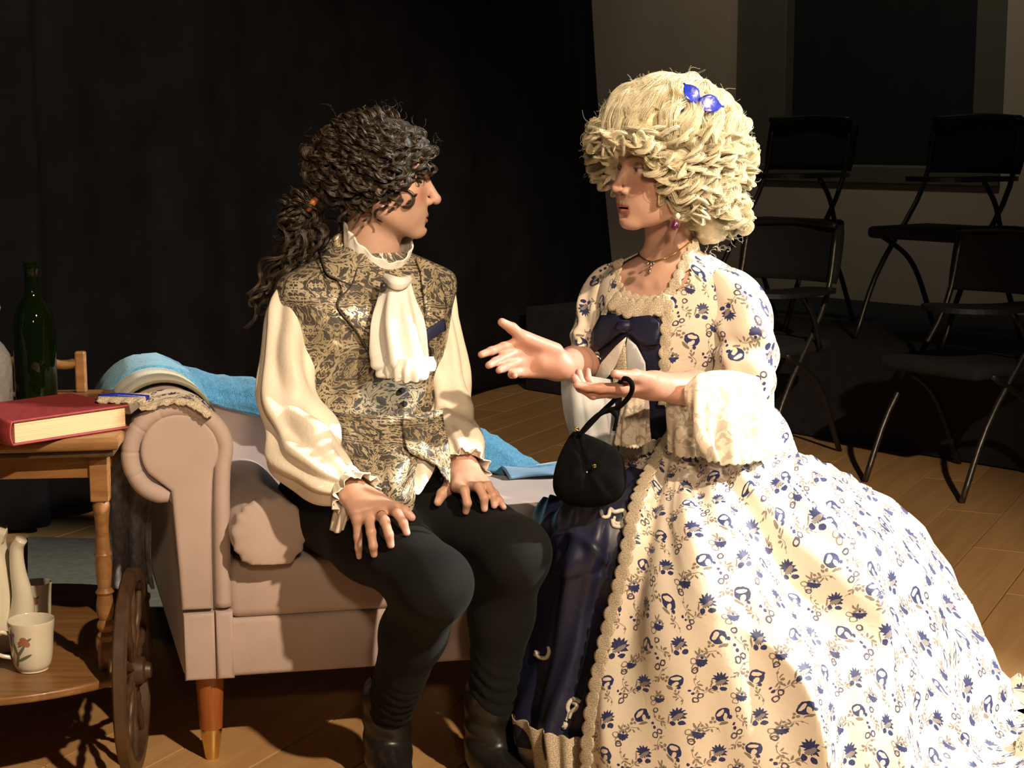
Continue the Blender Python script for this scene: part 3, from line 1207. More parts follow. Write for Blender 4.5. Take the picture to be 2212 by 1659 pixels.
# ================================================================== CHAISE LONGUE
SA = math.radians(12)
SU, SV = np.array([math.cos(SA), math.sin(SA), 0]), np.array([-math.sin(SA), math.cos(SA), 0])
S0 = np.array([-0.663, 3.157, 0.0])


def S(u, v, z):
    return S0 + SU * u + SV * v + np.array([0, 0, z])


SL, SD = 1.26, 0.82
SR = Matrix.Rotation(SA, 3, 'Z')
sofa = thing('chaise_longue', 'dusty pink velvet chaise longue with a scrolled arm and wooden legs', 'sofa', tuple(S(0.6, 0.4, 0)))


def sbox(name, u0, u1, v0, v1, z0, z1, mat, parent, bev=0.015, seg=4):
    c = S((u0 + u1) / 2, (v0 + v1) / 2, (z0 + z1) / 2)
    return sharp(bobj(name, box_bm(c, (u1 - u0, v1 - v0, z1 - z0), SR, bev, seg), mat, parent, True), 50)


base = sbox('base_rail', 0.085, SL, 0.012, SD - 0.02, 0.188, 0.312, MAT['velvet'], sofa, 0.012)
# seat cushion with a soft crown
n1, n2 = 40, 24
seat_rows = []
bm = box_bm((0, 0, 0), (SL - 0.09, SD - 0.09, 0.122), None, 0.022, 4)
bmesh.ops.subdivide_edges(bm, edges=[e for e in bm.edges if e.calc_length() > 0.3], cuts=12, use_grid_fill=True)
for v in bm.verts:
    if v.co.z > 0.05:
        fx, fy = v.co.x / (SL - 0.09) * 2, v.co.y / (SD - 0.09) * 2
        v.co.z += 0.012 * max(0, 1 - fx ** 4) * max(0, 1 - fy ** 4)
bmesh.ops.rotate(bm, verts=bm.verts, cent=(0, 0, 0), matrix=SR)
bmesh.ops.translate(bm, verts=bm.verts, vec=Vector(S(0.09 + (SL - 0.09) / 2, 0.008 + (SD - 0.09) / 2, 0.372)))
seat = sharp(bobj('seat_cushion', bm, MAT['velvet'], sofa, True), 50)

# scrolled arm: profile run from front to back
prof = smooth_poly([(0.095, 0.30), (0.096, 0.45), (0.098, 0.60), (0.092, 0.68), (0.062, 0.735), (0.012, 0.757), (-0.045, 0.745), (-0.088, 0.705), (-0.102, 0.655),
                    (-0.088, 0.605), (-0.055, 0.575), (-0.018, 0.565), (-0.004, 0.50), (0.0, 0.40), (0.0, 0.30), (0.0, 0.20), (0.045, 0.195), (0.094, 0.20)], 80)
npf = len(prof)
secs = []
for v in (0.022, 0.03, 0.05, 0.25, 0.45, 0.65, SD - 0.01, SD):
    k = 0.965 if v in (0.022, SD) else 1.0
    drop = -0.03 * (v / SD) ** 1.5
    cen = np.array([0.012, 0.5])
    flare = -0.07 * (v / SD)
    secs.append([S(cen[0] + (p[0] - cen[0]) * k + flare * (1.0 if p[0] < 0.06 else 0.6), v, cen[1] + (p[1] - cen[1]) * k + drop * (p[1] > 0.5)) for p in prof])
G = np.array(secs)
F = [tuple(f) for f in grid_faces(len(secs), npf, True)]
F += [tuple(range(npf - 1, -1, -1)), tuple((len(secs) - 1) * npf + j for j in range(npf))]
arm = sharp(mobj('arm', G.reshape(-1, 3), F, MAT['velvet'], sofa), 60)


def panel(name, outline, v_front, depth, mat, parent, bev=0.008):
    bm = bmesh.new()
    f = bm.faces.new([bm.verts.new(Vector(S(p[0], v_front + depth, p[1]))) for p in outline])
    r = bmesh.ops.extrude_face_region(bm, geom=[f])
    nvs = [v for v in r['geom'] if isinstance(v, bmesh.types.BMVert)]
    bmesh.ops.translate(bm, verts=nvs, vec=Vector(-SV * depth))
    top = [e for e in bm.edges if e.verts[0] in nvs and e.verts[1] in nvs]
    bmesh.ops.bevel(bm, geom=top, offset=bev, segments=4, affect='EDGES', profile=0.6)
    return sharp(bobj(name, bm, mat, parent, True), 60)


key = [(0.060, 0.338), (0.060, 0.50), (0.066, 0.60)]
for a in np.linspace(-0.55, 3.75, 26):
    key.append((0.004 + 0.0765 * math.cos(a), 0.666 + 0.0765 * math.sin(a)))
key += [(-0.016, 0.585), (-0.012, 0.52), (-0.006, 0.42), (-0.003, 0.338)]
panel('arm_panel', key, 0.0, 0.03, MAT['velvet'], arm, 0.010)
# outer padded band following the scroll
path = [(0.080, 0.340), (0.081, 0.45), (0.083, 0.55), (0.086, 0.62)]
for a in np.linspace(-0.25, 3.95, 15)[1:]:
    r = 0.089 + 0.006 * max(0, a - 1) / 3
    path.append((0.002 + r * math.cos(a) * 1.02, 0.660 + r * math.sin(a)))
path += [(-0.040, 0.578), (-0.020, 0.572)]
P3 = [S(p[0], 0.016, p[1]) for p in path]
rad = [0.016] * len(P3)
nvb = 180


def pleats(G):
    nv, nu, _ = G.shape
    t = np.linspace(0, 1, nv)[:, None] * np.ones((1, nu))
    d = np.zeros((nv, nu))
    for c in (0.40, 0.545, 0.64, 0.74, 0.83):
        d -= 0.0022 * np.exp(-((t - c) / 0.0035) ** 2)
    return -np.abs(d)


tube('arm_band', P3, [0.0165] * 5 + [0.018] * (len(P3) - 6) + [0.012], MAT['velvet'], arm, 20, nvb, tuple(SV), True, 1.05, disp=pleats)
panel('arm_foot_panel', [(0.0, 0.19), (0.062, 0.19), (0.062, 0.330), (0.0, 0.330)], 0.0, 0.03, MAT['velvet'], arm, 0.008)
panel('arm_foot_strip', [(0.064, 0.19), (0.099, 0.19), (0.099, 0.332), (0.064, 0.332)], -0.004, 0.04, MAT['velvet'], arm, 0.010)

# sloping backrest, falling away to the right
us = np.linspace(0.03, SL - 0.05, 40)
ztop = np.interp(us, [0.0, 0.2, 0.42, 0.72, 0.86, 0.98, 1.3], [0.70, 0.655, 0.60, 0.525, 0.47, 0.405, 0.40])
cs = [(-0.035, 0.0), (-0.045, 0.5), (-0.035, 0.9), (0.0, 1.0), (0.035, 0.9), (0.05, 0.5), (0.05, 0.0)]
rows = []
for dv, fz in cs:
    rows.append([S(u, SD - 0.06 + dv, 0.25 + (zt - 0.25) * fz) for u, zt in zip(us, ztop)])
G = np.stack([catmull(np.array(rows)[:, j], 24) for j in range(len(us))], 1)
backrest = sheet('backrest', G, MAT['velvet'], sofa)

for u, v in ((0.050, 0.06), (SL - 0.08, 0.06), (0.05, SD - 0.08), (SL - 0.08, SD - 0.08)):
    p = S(u, v, 0)
    lg = lathe('leg', [(0.0225, 0.066), (0.0235, 0.07), (0.030, 0.19), (0.031, 0.20)], MAT['leg_wood'], sofa, p, 28, None, True)
    lathe('brass_tip', [(0.0, 0.0), (0.0125, 0.0), (0.0145, 0.004), (0.0228, 0.062), (0.0228, 0.067)], MAT['brass'], lg, p, 28)

# bolster cushion
bc = W(583, 1150, 3.145)
bc[2] = 0.500
bax = unit(np.array([-0.30, 0.95, 0.0]))
R = 0.073
pr = [(0.0, -0.010), (0.03, -0.009), (0.055, -0.006), (0.068, -0.002), (0.0735, 0.003), (R + 0.001, 0.008), (R, 0.022), (R + 0.002, 0.10), (R + 0.002, 0.28), (R, 0.40), (0.066, 0.42), (0.0, 0.43)]
bol = lathe('bolster_cushion', catmull(np.array(pr), 60), MAT['velvet'], None, bc, 72, tuple(bax))
me = bol.data
co = np.array([v.co for v in me.vertices])
q = co - bc
al = q @ bax
rad_ = q - np.outer(al, bax)
up = np.array([0, 0, 1.0])
sd = np.cross(bax, up)
th = np.arctan2(rad_ @ up, rad_ @ sd)
rl = np.linalg.norm(rad_, axis=1)
wr = 0.0028 * np.sin(th * 17 + 2 * np.sin(th * 3)) * np.exp(-((al - 0.012) / 0.022) ** 2) * (rl > 0.045)
co2 = co + unit(up) * 0 + (rad_ / (rl[:, None] + 1e-9)) * wr[:, None]
co2[:, 2] = np.maximum(co2[:, 2], 0.4385 - 0.004 * np.cos(th))
for v, c in zip(me.vertices, co2):
    v.co = c
me.polygons.foreach_set('use_smooth', np.ones(len(me.polygons), bool))
tag(bol, 'round pink velvet bolster cushion lying on the seat against the scrolled arm', 'cushion')
th = np.linspace(0, 2 * PI, 60, endpoint=False)

# ------------------------------------------------------------------ blue throw over arm and backrest
thr = thing('blanket', 'fluffy sky blue blanket draped over the chaise arm and backrest', 'blanket', tuple(S(0.4, SD, 0.6)))
# along: stations over the arm then down the backrest; across: front hang -> top -> back hang
nA = 26
st = []


def arm_arc(v, R, lo=195, hi=-12, n=nA, cz=0.660, cu=0.0):
    a = np.radians(np.linspace(lo, hi, n))
    drop = -0.03 * (v / SD) ** 1.5
    fl = -0.07 * v / SD
    return np.array([S(cu + fl + R * 1.02 * math.cos(x), v, cz + drop + R * math.sin(x)) for x in a])


rowsA = [arm_arc(v, 0.109, 200, 10) for v in np.linspace(0.30, 0.60, 22)]
G = np.array(rowsA)
N = grid_normals(G)
vv_ = np.linspace(0, 1, G.shape[0])[:, None]
G = G - N * (0.0035 * np.abs(np.sin(vv_ * PI * 7)))[..., None] * -1
sheet('striped_border', G, MAT['stripe_knit'], thr, thick=0.006)
rowsB = [arm_arc(v, R_, 205, 8) for v, R_ in zip(np.linspace(0.54, 0.86, 14), np.interp(np.linspace(0, 1, 14), [0, 0.3, 0.8, 1], [0.113, 0.124, 0.122, 0.10]))]
G = np.array(rowsB)
G += np.random.default_rng(2).normal(0, 0.0012, G.shape)
sheet('arm_fold', G, MAT['blue_throw'], thr, thick=0.012)
us2 = np.linspace(-0.07, 1.0, 64)
zt2 = np.interp(us2, [0.0, 0.1, 0.2, 0.42, 0.72, 0.80, 0.87, 0.93, 1.1], [0.715, 0.695, 0.678, 0.622, 0.55, 0.51, 0.455, 0.42, 0.415])
hang = np.interp(us2, [0.0, 0.25, 0.45, 0.8, 0.9, 1.1], [0.04, 0.075, 0.15, 0.12, 0.05, 0.015])
rows = []
prof_b = [(-0.075, 1.0), (-0.068, 0.55), (-0.055, 0.12), (-0.02, -0.012 / 0.1), (0.02, -0.0), (0.06, 0.3), (0.075, 1.2)]
for k, (dv, fz) in enumerate(prof_b):
    rr = []
    for u, zt, hg in zip(us2, zt2, hang):
        z = zt - fz * (hg if k < 3 else 0.08)
        z = max(z, 0.449) if dv < -0.03 else z
        rr.append(S(u, SD - 0.055 + dv * 1.0, z))
    rows.append(rr)
rows = np.array(rows)
G = np.stack([catmull(rows[:, j], 34) for j in range(len(us2))], 1)
N = grid_normals(G)
lump = (0.010 * vnoise(G, 14, 3) + 0.004 * vnoise(G, 60, 2)).reshape(G.shape[:2])
G = G + N * lump[..., None]
sheet('back_fold', G, MAT['blue_throw'], thr, thick=0.012)
# flat tail on the seat at the right
us3 = np.linspace(0.80, 0.965, 24)
vs3 = np.linspace(0.60, 0.72, 10)
G = np.array([[S(u, v + 0.006 * math.sin(u * 40), 0.4535 + 0.004 * math.sin(u * 31 + v * 40)) for u in us3] for v in vs3])
b = NB('pale_blue_throw_satin_edge')
b.set(base=(0.17, 0.33, 0.50), rough=0.5, sheen=0.3)
MAT['throw_edge'] = b.mat
sheet('satin_edge', G, MAT['throw_edge'], thr, thick=0.008)

# ================================================================== TEA TROLLEY
TA = math.radians(5.5)
TW_, TL_ = np.array([math.cos(TA), math.sin(TA), 0]), np.array([-math.sin(TA), math.cos(TA), 0])
T0 = np.array([-0.752, 3.04, 0.0])      # front right corner of the top
TROT = Matrix.Rotation(TA, 3, 'Z')


def T(w, l, z):
    return T0 + TW_ * w + TL_ * l + np.array([0, 0, z])


trol = thing('tea_trolley', 'brown wooden tea trolley with turned legs and big spoked wheels', 'trolley', tuple(T(-0.26, 0.3, 0)))
TWD, TLN = 0.52, 0.60


def bow_outline(w0, w1, l0, l1, bow, n=18):
    pts = []
    for t in np.linspace(0, 1, n):
        pts.append((w0 + (w1 - w0) * t, l0 - bow * math.sin(PI * t) ** 0.8))
    for t in np.linspace(0, 1, n):
        pts.append((w1 + (w0 - w1) * t, l1 + bow * math.sin(PI * t) ** 0.8))
    return pts


def slab(name, outline, z0, z1, mat, parent, bev=0.005):
    bm = bmesh.new()
    f = bm.faces.new([bm.verts.new(Vector(T(p[0], p[1], z0))) for p in outline])
    r = bmesh.ops.extrude_face_region(bm, geom=[f])
    nvs = [v for v in r['geom'] if isinstance(v, bmesh.types.BMVert)]
    bmesh.ops.translate(bm, verts=nvs, vec=(0, 0, z1 - z0))
    ed = [e for e in bm.edges if abs(e.verts[0].co.z - e.verts[1].co.z) < 1e-5]
    bmesh.ops.bevel(bm, geom=ed, offset=bev, segments=3, affect='EDGES', profile=0.5)
    return sharp(bobj(name, bm, mat, parent, True), 40)


slab('top', bow_outline(-TWD, 0.0, 0.0, TLN, 0.012), 0.690, 0.716, MAT['trolley'], trol, 0.009)
slab('top_moulding', bow_outline(-TWD + 0.012, -0.012, 0.012, TLN - 0.012, 0.008), 0.676, 0.690, MAT['trolley_dark'], trol, 0.003)
for l0, l1, w0, w1 in ((0.045, 0.065, -TWD + 0.03, -0.03), (TLN - 0.065, TLN - 0.045, -TWD + 0.03, -0.03)):
    c = T((w0 + w1) / 2, (l0 + l1) / 2, 0.6525)
    bobj('apron', box_bm(c, (w1 - w0, 0.02, 0.047), TROT, 0.002), MAT['trolley'], trol)
for w in (-0.045, -TWD + 0.045):
    c = T(w, TLN / 2, 0.6525)
    bobj('apron', box_bm(c, (0.018, TLN - 0.12, 0.047), TROT, 0.002), MAT['trolley'], trol)
slab('lower_shelf', bow_outline(-TWD + 0.0, -0.028, 0.0, TLN, 0.10), 0.222, 0.240, MAT['trolley'], trol, 0.006)
legp = [(0.012, 0.205), (0.017, 0.215), (0.018, 0.285), (0.0165, 0.292), (0.013, 0.298), (0.0175, 0.306), (0.0175, 0.312), (0.0125, 0.318), (0.0175, 0.326), (0.0175, 0.334),
        (0.0125, 0.342), (0.0165, 0.352), (0.0175, 0.372), (0.0145, 0.392), (0.0185, 0.398), (0.013, 0.406), (0.0155, 0.43), (0.0165, 0.455), (0.0145, 0.468), (0.0175, 0.474), (0.0145, 0.481),
        (0.0125, 0.52), (0.0145, 0.55), (0.0175, 0.572), (0.0145, 0.580), (0.0185, 0.585)]
for w, l in ((-0.045, 0.055), (-TWD + 0.045, 0.055), (-0.045, TLN - 0.055), (-TWD + 0.045, TLN - 0.055)):
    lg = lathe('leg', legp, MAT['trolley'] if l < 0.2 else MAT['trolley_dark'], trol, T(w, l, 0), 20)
    bobj('leg_block', box_bm(T(w, l, 0.635), (0.036, 0.036, 0.105), TROT, 0.002), MAT['trolley'], lg)
# gallery handle at the far end
for w in (-0.16, -0.40):
    bobj('handle_post', box_bm(T(w, TLN - 0.03, 0.762), (0.024, 0.022, 0.092), TROT, 0.004), MAT['trolley'], trol)
tube('handle_bar', [T(-0.16, TLN - 0.03, 0.785), T(-0.20, TLN - 0.03, 0.778), T(-0.28, TLN - 0.03, 0.79), T(-0.36, TLN - 0.03, 0.778), T(-0.40, TLN - 0.03, 0.785)], 0.011, MAT['trolley'], trol, 10, 30)


def wheel(c, R=0.208):
    w = link('wheel', bpy.data.meshes.new('wheel'), trol)
    bpy.data.meshes.remove(w.data) if False else None
    ax = TW_
    th = np.linspace(0, 2 * PI, 56, endpoint=False)
    d = np.cos(th)[:, None] * TL_ + np.sin(th)[:, None] * np.array([0, 0, 1])
    sec = [(R, -0.009), (R, 0.009), (R - 0.006, 0.013), (R - 0.026, 0.013), (R - 0.030, 0.009), (R - 0.030, -0.009), (R - 0.026, -0.013), (R - 0.006, -0.013)]
    G = np.stack([c + d * r + ax * a for r, a in sec], 1)
    F = []
    n, k = len(th), len(sec)
    for i in range(n):
        for j in range(k):
            F.append((i * k + j, ((i + 1) % n) * k + j, ((i + 1) % n) * k + (j + 1) % k, i * k + (j + 1) % k))
    me = w.data
    me.from_pydata([tuple(p - ORG[trol.name]) for p in G.reshape(-1, 3)], [], F)
    me.materials.append(MAT['trolley_dark'])
    sharp(w, 40)
    for i in range(10):
        a = 2 * PI * i / 10 + 0.2
        dd = math.cos(a) * TL_ + math.sin(a) * np.array([0, 0, 1.0])
        rr = [0.020, 0.05, 0.075, 0.10, 0.12, 0.15, R - 0.025]
        tube('spoke', [c + dd * r for r in rr], [0.0075, 0.0065, 0.0095, 0.0065, 0.0095, 0.0075, 0.0065], MAT['trolley_dark'], w, 8, 20, tuple(ax))
    lathe('hub', [(0.0, -0.034), (0.016, -0.034), (0.018, -0.026), (0.027, -0.022), (0.030, 0.0), (0.027, 0.022), (0.018, 0.026), (0.015, 0.036), (0.0, 0.038)], MAT['trolley_dark'], w, c, 20, tuple(ax))
    return w


wheel(T(-0.005, 0.12, 0.213))
wheel(T(-TWD + 0.005, 0.12, 0.213))
tube('axle', [T(-0.005, 0.12, 0.213), T(-TWD + 0.005, 0.12, 0.213)], 0.008, MAT['trolley_dark'], trol, 8, 4)
# caster on the underside further in
lathe('caster', [(0.0, 0.0), (0.02, 0.002), (0.026, 0.02), (0.02, 0.038), (0.012, 0.045), (0.012, 0.22)], MAT['steel'], trol, T(-0.34, 0.10, 0.003), 16)

# ------------------------------------------------------------------ things on the trolley
bk = thing('book', 'thick red hardback book with yellowed pages on the trolley top', 'book', (-0.84, 3.1, 0.717))
A, B_, C_ = np.array([-0.924, 2.945]), np.array([-0.752, 3.130]), np.array([-0.905, 3.278])
e1, e2 = B_ - A, C_ - B_
D_ = A + e2
cen = (A + B_ + C_ + D_) / 4
ba = math.atan2(e1[1], e1[0])
l1, l2 = np.linalg.norm(e1), np.linalg.norm(e2)
for z in (0.7195, 0.7625):
    bobj('cover', box_bm((cen[0], cen[1], z), (l1, l2, 0.004), ba, 0.0012), MAT['book_red'], bk)
bobj('page_block', box_bm((cen[0], cen[1], 0.741), (l1 - 0.012, l2 - 0.010, 0.039), ba, 0.001), MAT['pages'], bk)
sp = []
for t in np.linspace(-1, 1, 9):
    sp.append((-l1 / 2 - 0.006 * (1 - t * t), 0.741 + t * 0.0235))
R2 = np.array([[math.cos(ba), -math.sin(ba)], [math.sin(ba), math.cos(ba)]])
G = np.array([[np.append(cen + R2 @ np.array([x, y]), z) for x, z in sp] for y in np.linspace(-l2 / 2, l2 / 2, 6)])
sheet('spine', G, MAT['book_red'], bk, thick=0.003)

bp = W(80, 868, 3.44)
bp[2] = 0.7165
wb = thing('wine_bottle', 'tall dark green glass wine bottle standing on the trolley', 'bottle', tuple(bp))
prof = [(0.0, 0.004), (0.036, 0.0), (0.043, 0.004), (0.0445, 0.02), (0.0445, 0.165), (0.041, 0.19), (0.028, 0.215), (0.018, 0.232), (0.0155, 0.25), (0.0145, 0.285), (0.0165, 0.288), (0.0165, 0.298), (0.0135, 0.302), (0.0125, 0.295), (0.0125, 0.25),
        (0.016, 0.232), (0.026, 0.213), (0.038, 0.19), (0.042, 0.165), (0.042, 0.02), (0.036, 0.006), (0.0, 0.010)]
lathe('glass', prof, MAT['green_glass'], wb, bp, 40)
lathe('wine', [(0.0, 0.011), (0.035, 0.0075), (0.0412, 0.02), (0.0412, 0.10), (0.0, 0.10)], MAT['wine'], wb, bp, 32)
dp = W(-14, 874, 3.36)
dp[2] = 0.7165
dc = thing('glass_decanter', 'clear glass bottle with stopper at the left picture edge', 'bottle', tuple(dp))
lathe('glass', [(0.0, 0.003), (0.038, 0.0), (0.042, 0.006), (0.043, 0.09), (0.040, 0.115), (0.028, 0.135), (0.014, 0.150), (0.012, 0.175), (0.018, 0.18), (0.018, 0.186), (0.010, 0.186), (0.010, 0.15), (0.024, 0.133), (0.036, 0.112), (0.039, 0.09), (0.038, 0.008), (0.0, 0.008)], MAT['clear_glass'], dc, dp, 10)
lathe('stopper', [(0.008, 0.165), (0.009, 0.188), (0.021, 0.200), (0.025, 0.215), (0.021, 0.232), (0.0, 0.238)], MAT['clear_glass'], dc, dp, 8)


def teacup(loc, mat, label, Rr=0.043, H=0.095, hand=PI):
    t = thing('teacup', label, 'cup', loc, 'teacups on the lower shelf')
    pr = [(0.0, 0.004), (Rr * 0.62, 0.0), (Rr * 0.66, 0.003), (Rr * 0.80, 0.012), (Rr * 0.90, 0.035), (Rr * 0.95, H * 0.7), (Rr * 1.02, H), (Rr * 0.985, H + 0.0008), (Rr * 0.91, H * 0.7), (Rr * 0.86, 0.035), (Rr * 0.74, 0.014), (0.0, 0.009)]
    o = lathe('bowl', catmull(np.array(pr), 60), mat, t, loc, 48)
    loc = np.array(loc)
    d = np.array([math.cos(hand), math.sin(hand), 0])
    pts = [loc + d * Rr * 0.93 + (0, 0, H * 0.78), loc + d * (Rr + 0.018) + (0, 0, H * 0.83), loc + d * (Rr + 0.030) + (0, 0, H * 0.62), loc + d * (Rr + 0.020) + (0, 0, H * 0.38), loc + d * Rr * 0.88 + (0, 0, H * 0.28)]
    tube('handle', pts, [0.0042, 0.0045, 0.004, 0.0042, 0.0045], MAT['china'], t, 10, 24, (0, 1, 0.1))
    return t


cl = W(72, 1458, 3.085)
cl[2] = 0.2415
teacup(tuple(cl), MAT['cup_china'], 'white china teacup with painted flowers, front one on the lower shelf', 0.0445, 0.098, PI + 0.35)
cl = W(84, 1352, 3.36)
cl[2] = 0.2415
teacup(tuple(cl), MAT['cup_china'], 'narrow flowered china cup standing behind the front teacup', 0.030, 0.096, PI - 0.6)

pl = W(-22, 1392, 3.22)
pl[2] = 0.2415
pot = thing('coffee_pot', 'tall cream china coffee pot cut off by the left picture edge', 'pot', tuple(pl))
pr = [(0.0, 0.004), (0.05, 0.0), (0.056, 0.006), (0.068, 0.05), (0.066, 0.11), (0.056, 0.17), (0.046, 0.205), (0.043, 0.225), (0.047, 0.245), (0.044, 0.246), (0.040, 0.225), (0.05, 0.17), (0.06, 0.1), (0.0, 0.02)]
nu = 64
P_ = catmull(np.array(pr), 70)
th = np.linspace(0, 2 * PI, nu, endpoint=False)
G = np.stack([np.stack([r * (1 + 0.022 * np.cos(th * 10)) * np.cos(th), r * (1 + 0.022 * np.cos(th * 10)) * np.sin(th), z + 0.006 * np.cos(th * 10) * (z > 0.225)], 1) for r, z in P_]) + pl
sheet('body', G, MAT['china'], pot, closed=True)
d = unit(np.array([0.93, -0.36, 0]))
tube('spout', [pl + d * 0.055 + (0, 0, 0.055), pl + d * 0.082 + (0, 0, 0.075), pl + d * 0.088 + (0, 0, 0.12), pl + d * 0.080 + (0, 0, 0.17), pl + d * 0.079 + (0, 0, 0.215), pl + d * 0.092 + (0, 0, 0.238)], [0.024, 0.026, 0.021, 0.016, 0.0135, 0.012], MAT['china'], pot, 18, 40, tuple(np.cross(d, [0, 0, 1])))
tube('handle', [pl - d * 0.045 + (0, 0, 0.21), pl - d * 0.095 + (0, 0, 0.215), pl - d * 0.115 + (0, 0, 0.15), pl - d * 0.095 + (0, 0, 0.08), pl - d * 0.062 + (0, 0, 0.06)], 0.008, MAT['china'], pot, 10, 30, tuple(np.cross(d, [0, 0, 1])))
lathe('lid', [(0.046, 0.243), (0.043, 0.252), (0.025, 0.262), (0.010, 0.268), (0.008, 0.275), (0.013, 0.283), (0.009, 0.292), (0.0, 0.294)], MAT['china'], pot, pl, 32)

# dark grey knitted cloth hanging down behind the front leg
us4 = np.linspace(0, 1, 26)
rows = []
for k, t in enumerate(np.linspace(0, 1, 40)):
    w0, w1 = -0.085 - 0.01 * math.sin(t * 6), 0.012 + 0.012 * math.sin(t * 5 + 1)
    z = 0.668 - 0.36 * t
    rows.append([T(w0 + (w1 - w0) * u, 0.36 + 0.018 * math.sin(u * 14 + t * 2) + 0.01 * t, z + 0.012 * math.sin(u * 9) * t) for u in us4])
gc = sheet('grey_shawl', np.array(rows), MAT['grey_cloth'], None, thick=0.008)
tag(gc, 'dark grey knitted shawl hanging between the trolley and the chaise', 'shawl')
# lit patch of the floor behind, painted on as a thin grey-green slab
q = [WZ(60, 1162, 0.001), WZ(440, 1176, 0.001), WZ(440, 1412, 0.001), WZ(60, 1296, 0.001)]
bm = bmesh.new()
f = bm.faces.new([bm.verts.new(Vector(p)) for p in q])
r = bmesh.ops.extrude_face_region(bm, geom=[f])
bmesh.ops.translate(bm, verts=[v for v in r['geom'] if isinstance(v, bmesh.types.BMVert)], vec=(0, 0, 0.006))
mt = bobj('lit_floor_patch', bm, MAT['floor_light'])
tag(mt, 'grey-green slab painted as a lit patch of floor between trolley and chaise', 'mat')

# folded floral fan resting on book and arm
fan = thing('hand_fan', 'folded floral fabric fan with lace edge resting on the chaise arm', 'fan', tuple(W(340, 870, 3.2)))
rows = []
upc = catmull(np.array([(214, 867), (250, 868), (300, 862), (335, 846), (385, 842), (425, 856), (448, 880), (466, 908)]), 60)
loc_ = catmull(np.array([(212, 872), (250, 876), (295, 879), (320, 884), (365, 872), (405, 878), (432, 894), (454, 915)]), 60)
Yu = np.interp(np.linspace(0, 1, 60), [0, 0.35, 0.6, 1], [3.21, 3.24, 3.30, 3.26])
Yl = np.interp(np.linspace(0, 1, 60), [0, 0.35, 0.6, 1], [3.15, 3.14, 3.15, 3.15])
for t in np.linspace(0, 1, 14):
    row = []
    for i in range(60):
        p = W(*(upc[i] * (1 - t) + loc_[i] * t), Yu[i] * (1 - t) + Yl[i] * t)
        # lie on the rounded arm top
        du = (p - S0) @ SU
        zarm = 0.660 + math.sqrt(max(0.0975 ** 2 - (du + 0.004) ** 2, 0.0)) if abs(du + 0.004) < 0.0975 else 0
        if i < 22:
            p[2] = 0.768
        else:
            p[2] = max(zarm + 0.008, p[2]) if i < 50 else max(zarm + 0.006, p[2])
        p[2] += 0.0025 * math.sin(t * 20)
        row.append(p)
    rows.append(row)
sheet('fan_leaf', np.array(rows), MAT['floral'], fan, thick=0.003)
G = np.array(rows)
lace_strip('lace_edge', (G[-1] + np.array([0, -0.004, 0.001]), np.repeat(np.array([[0, -0.75, 0.66]]), 60, 0)), 0.016, None, MAT['lace'], fan, pix=False, scallop=0.012, wave=0.004)
tube('guard_stick', [G[6][0] + (0, 0, 0.004), G[6][10] + (0, 0, 0.005), G[6][24] + (0, 0, 0.005)], [0.004, 0.005, 0.005], MAT['bow_blue'], fan, 8, 12)


# ================================================================== PEOPLE: shared body modelling
SKIN = np.array([0.62, 0.42, 0.335])


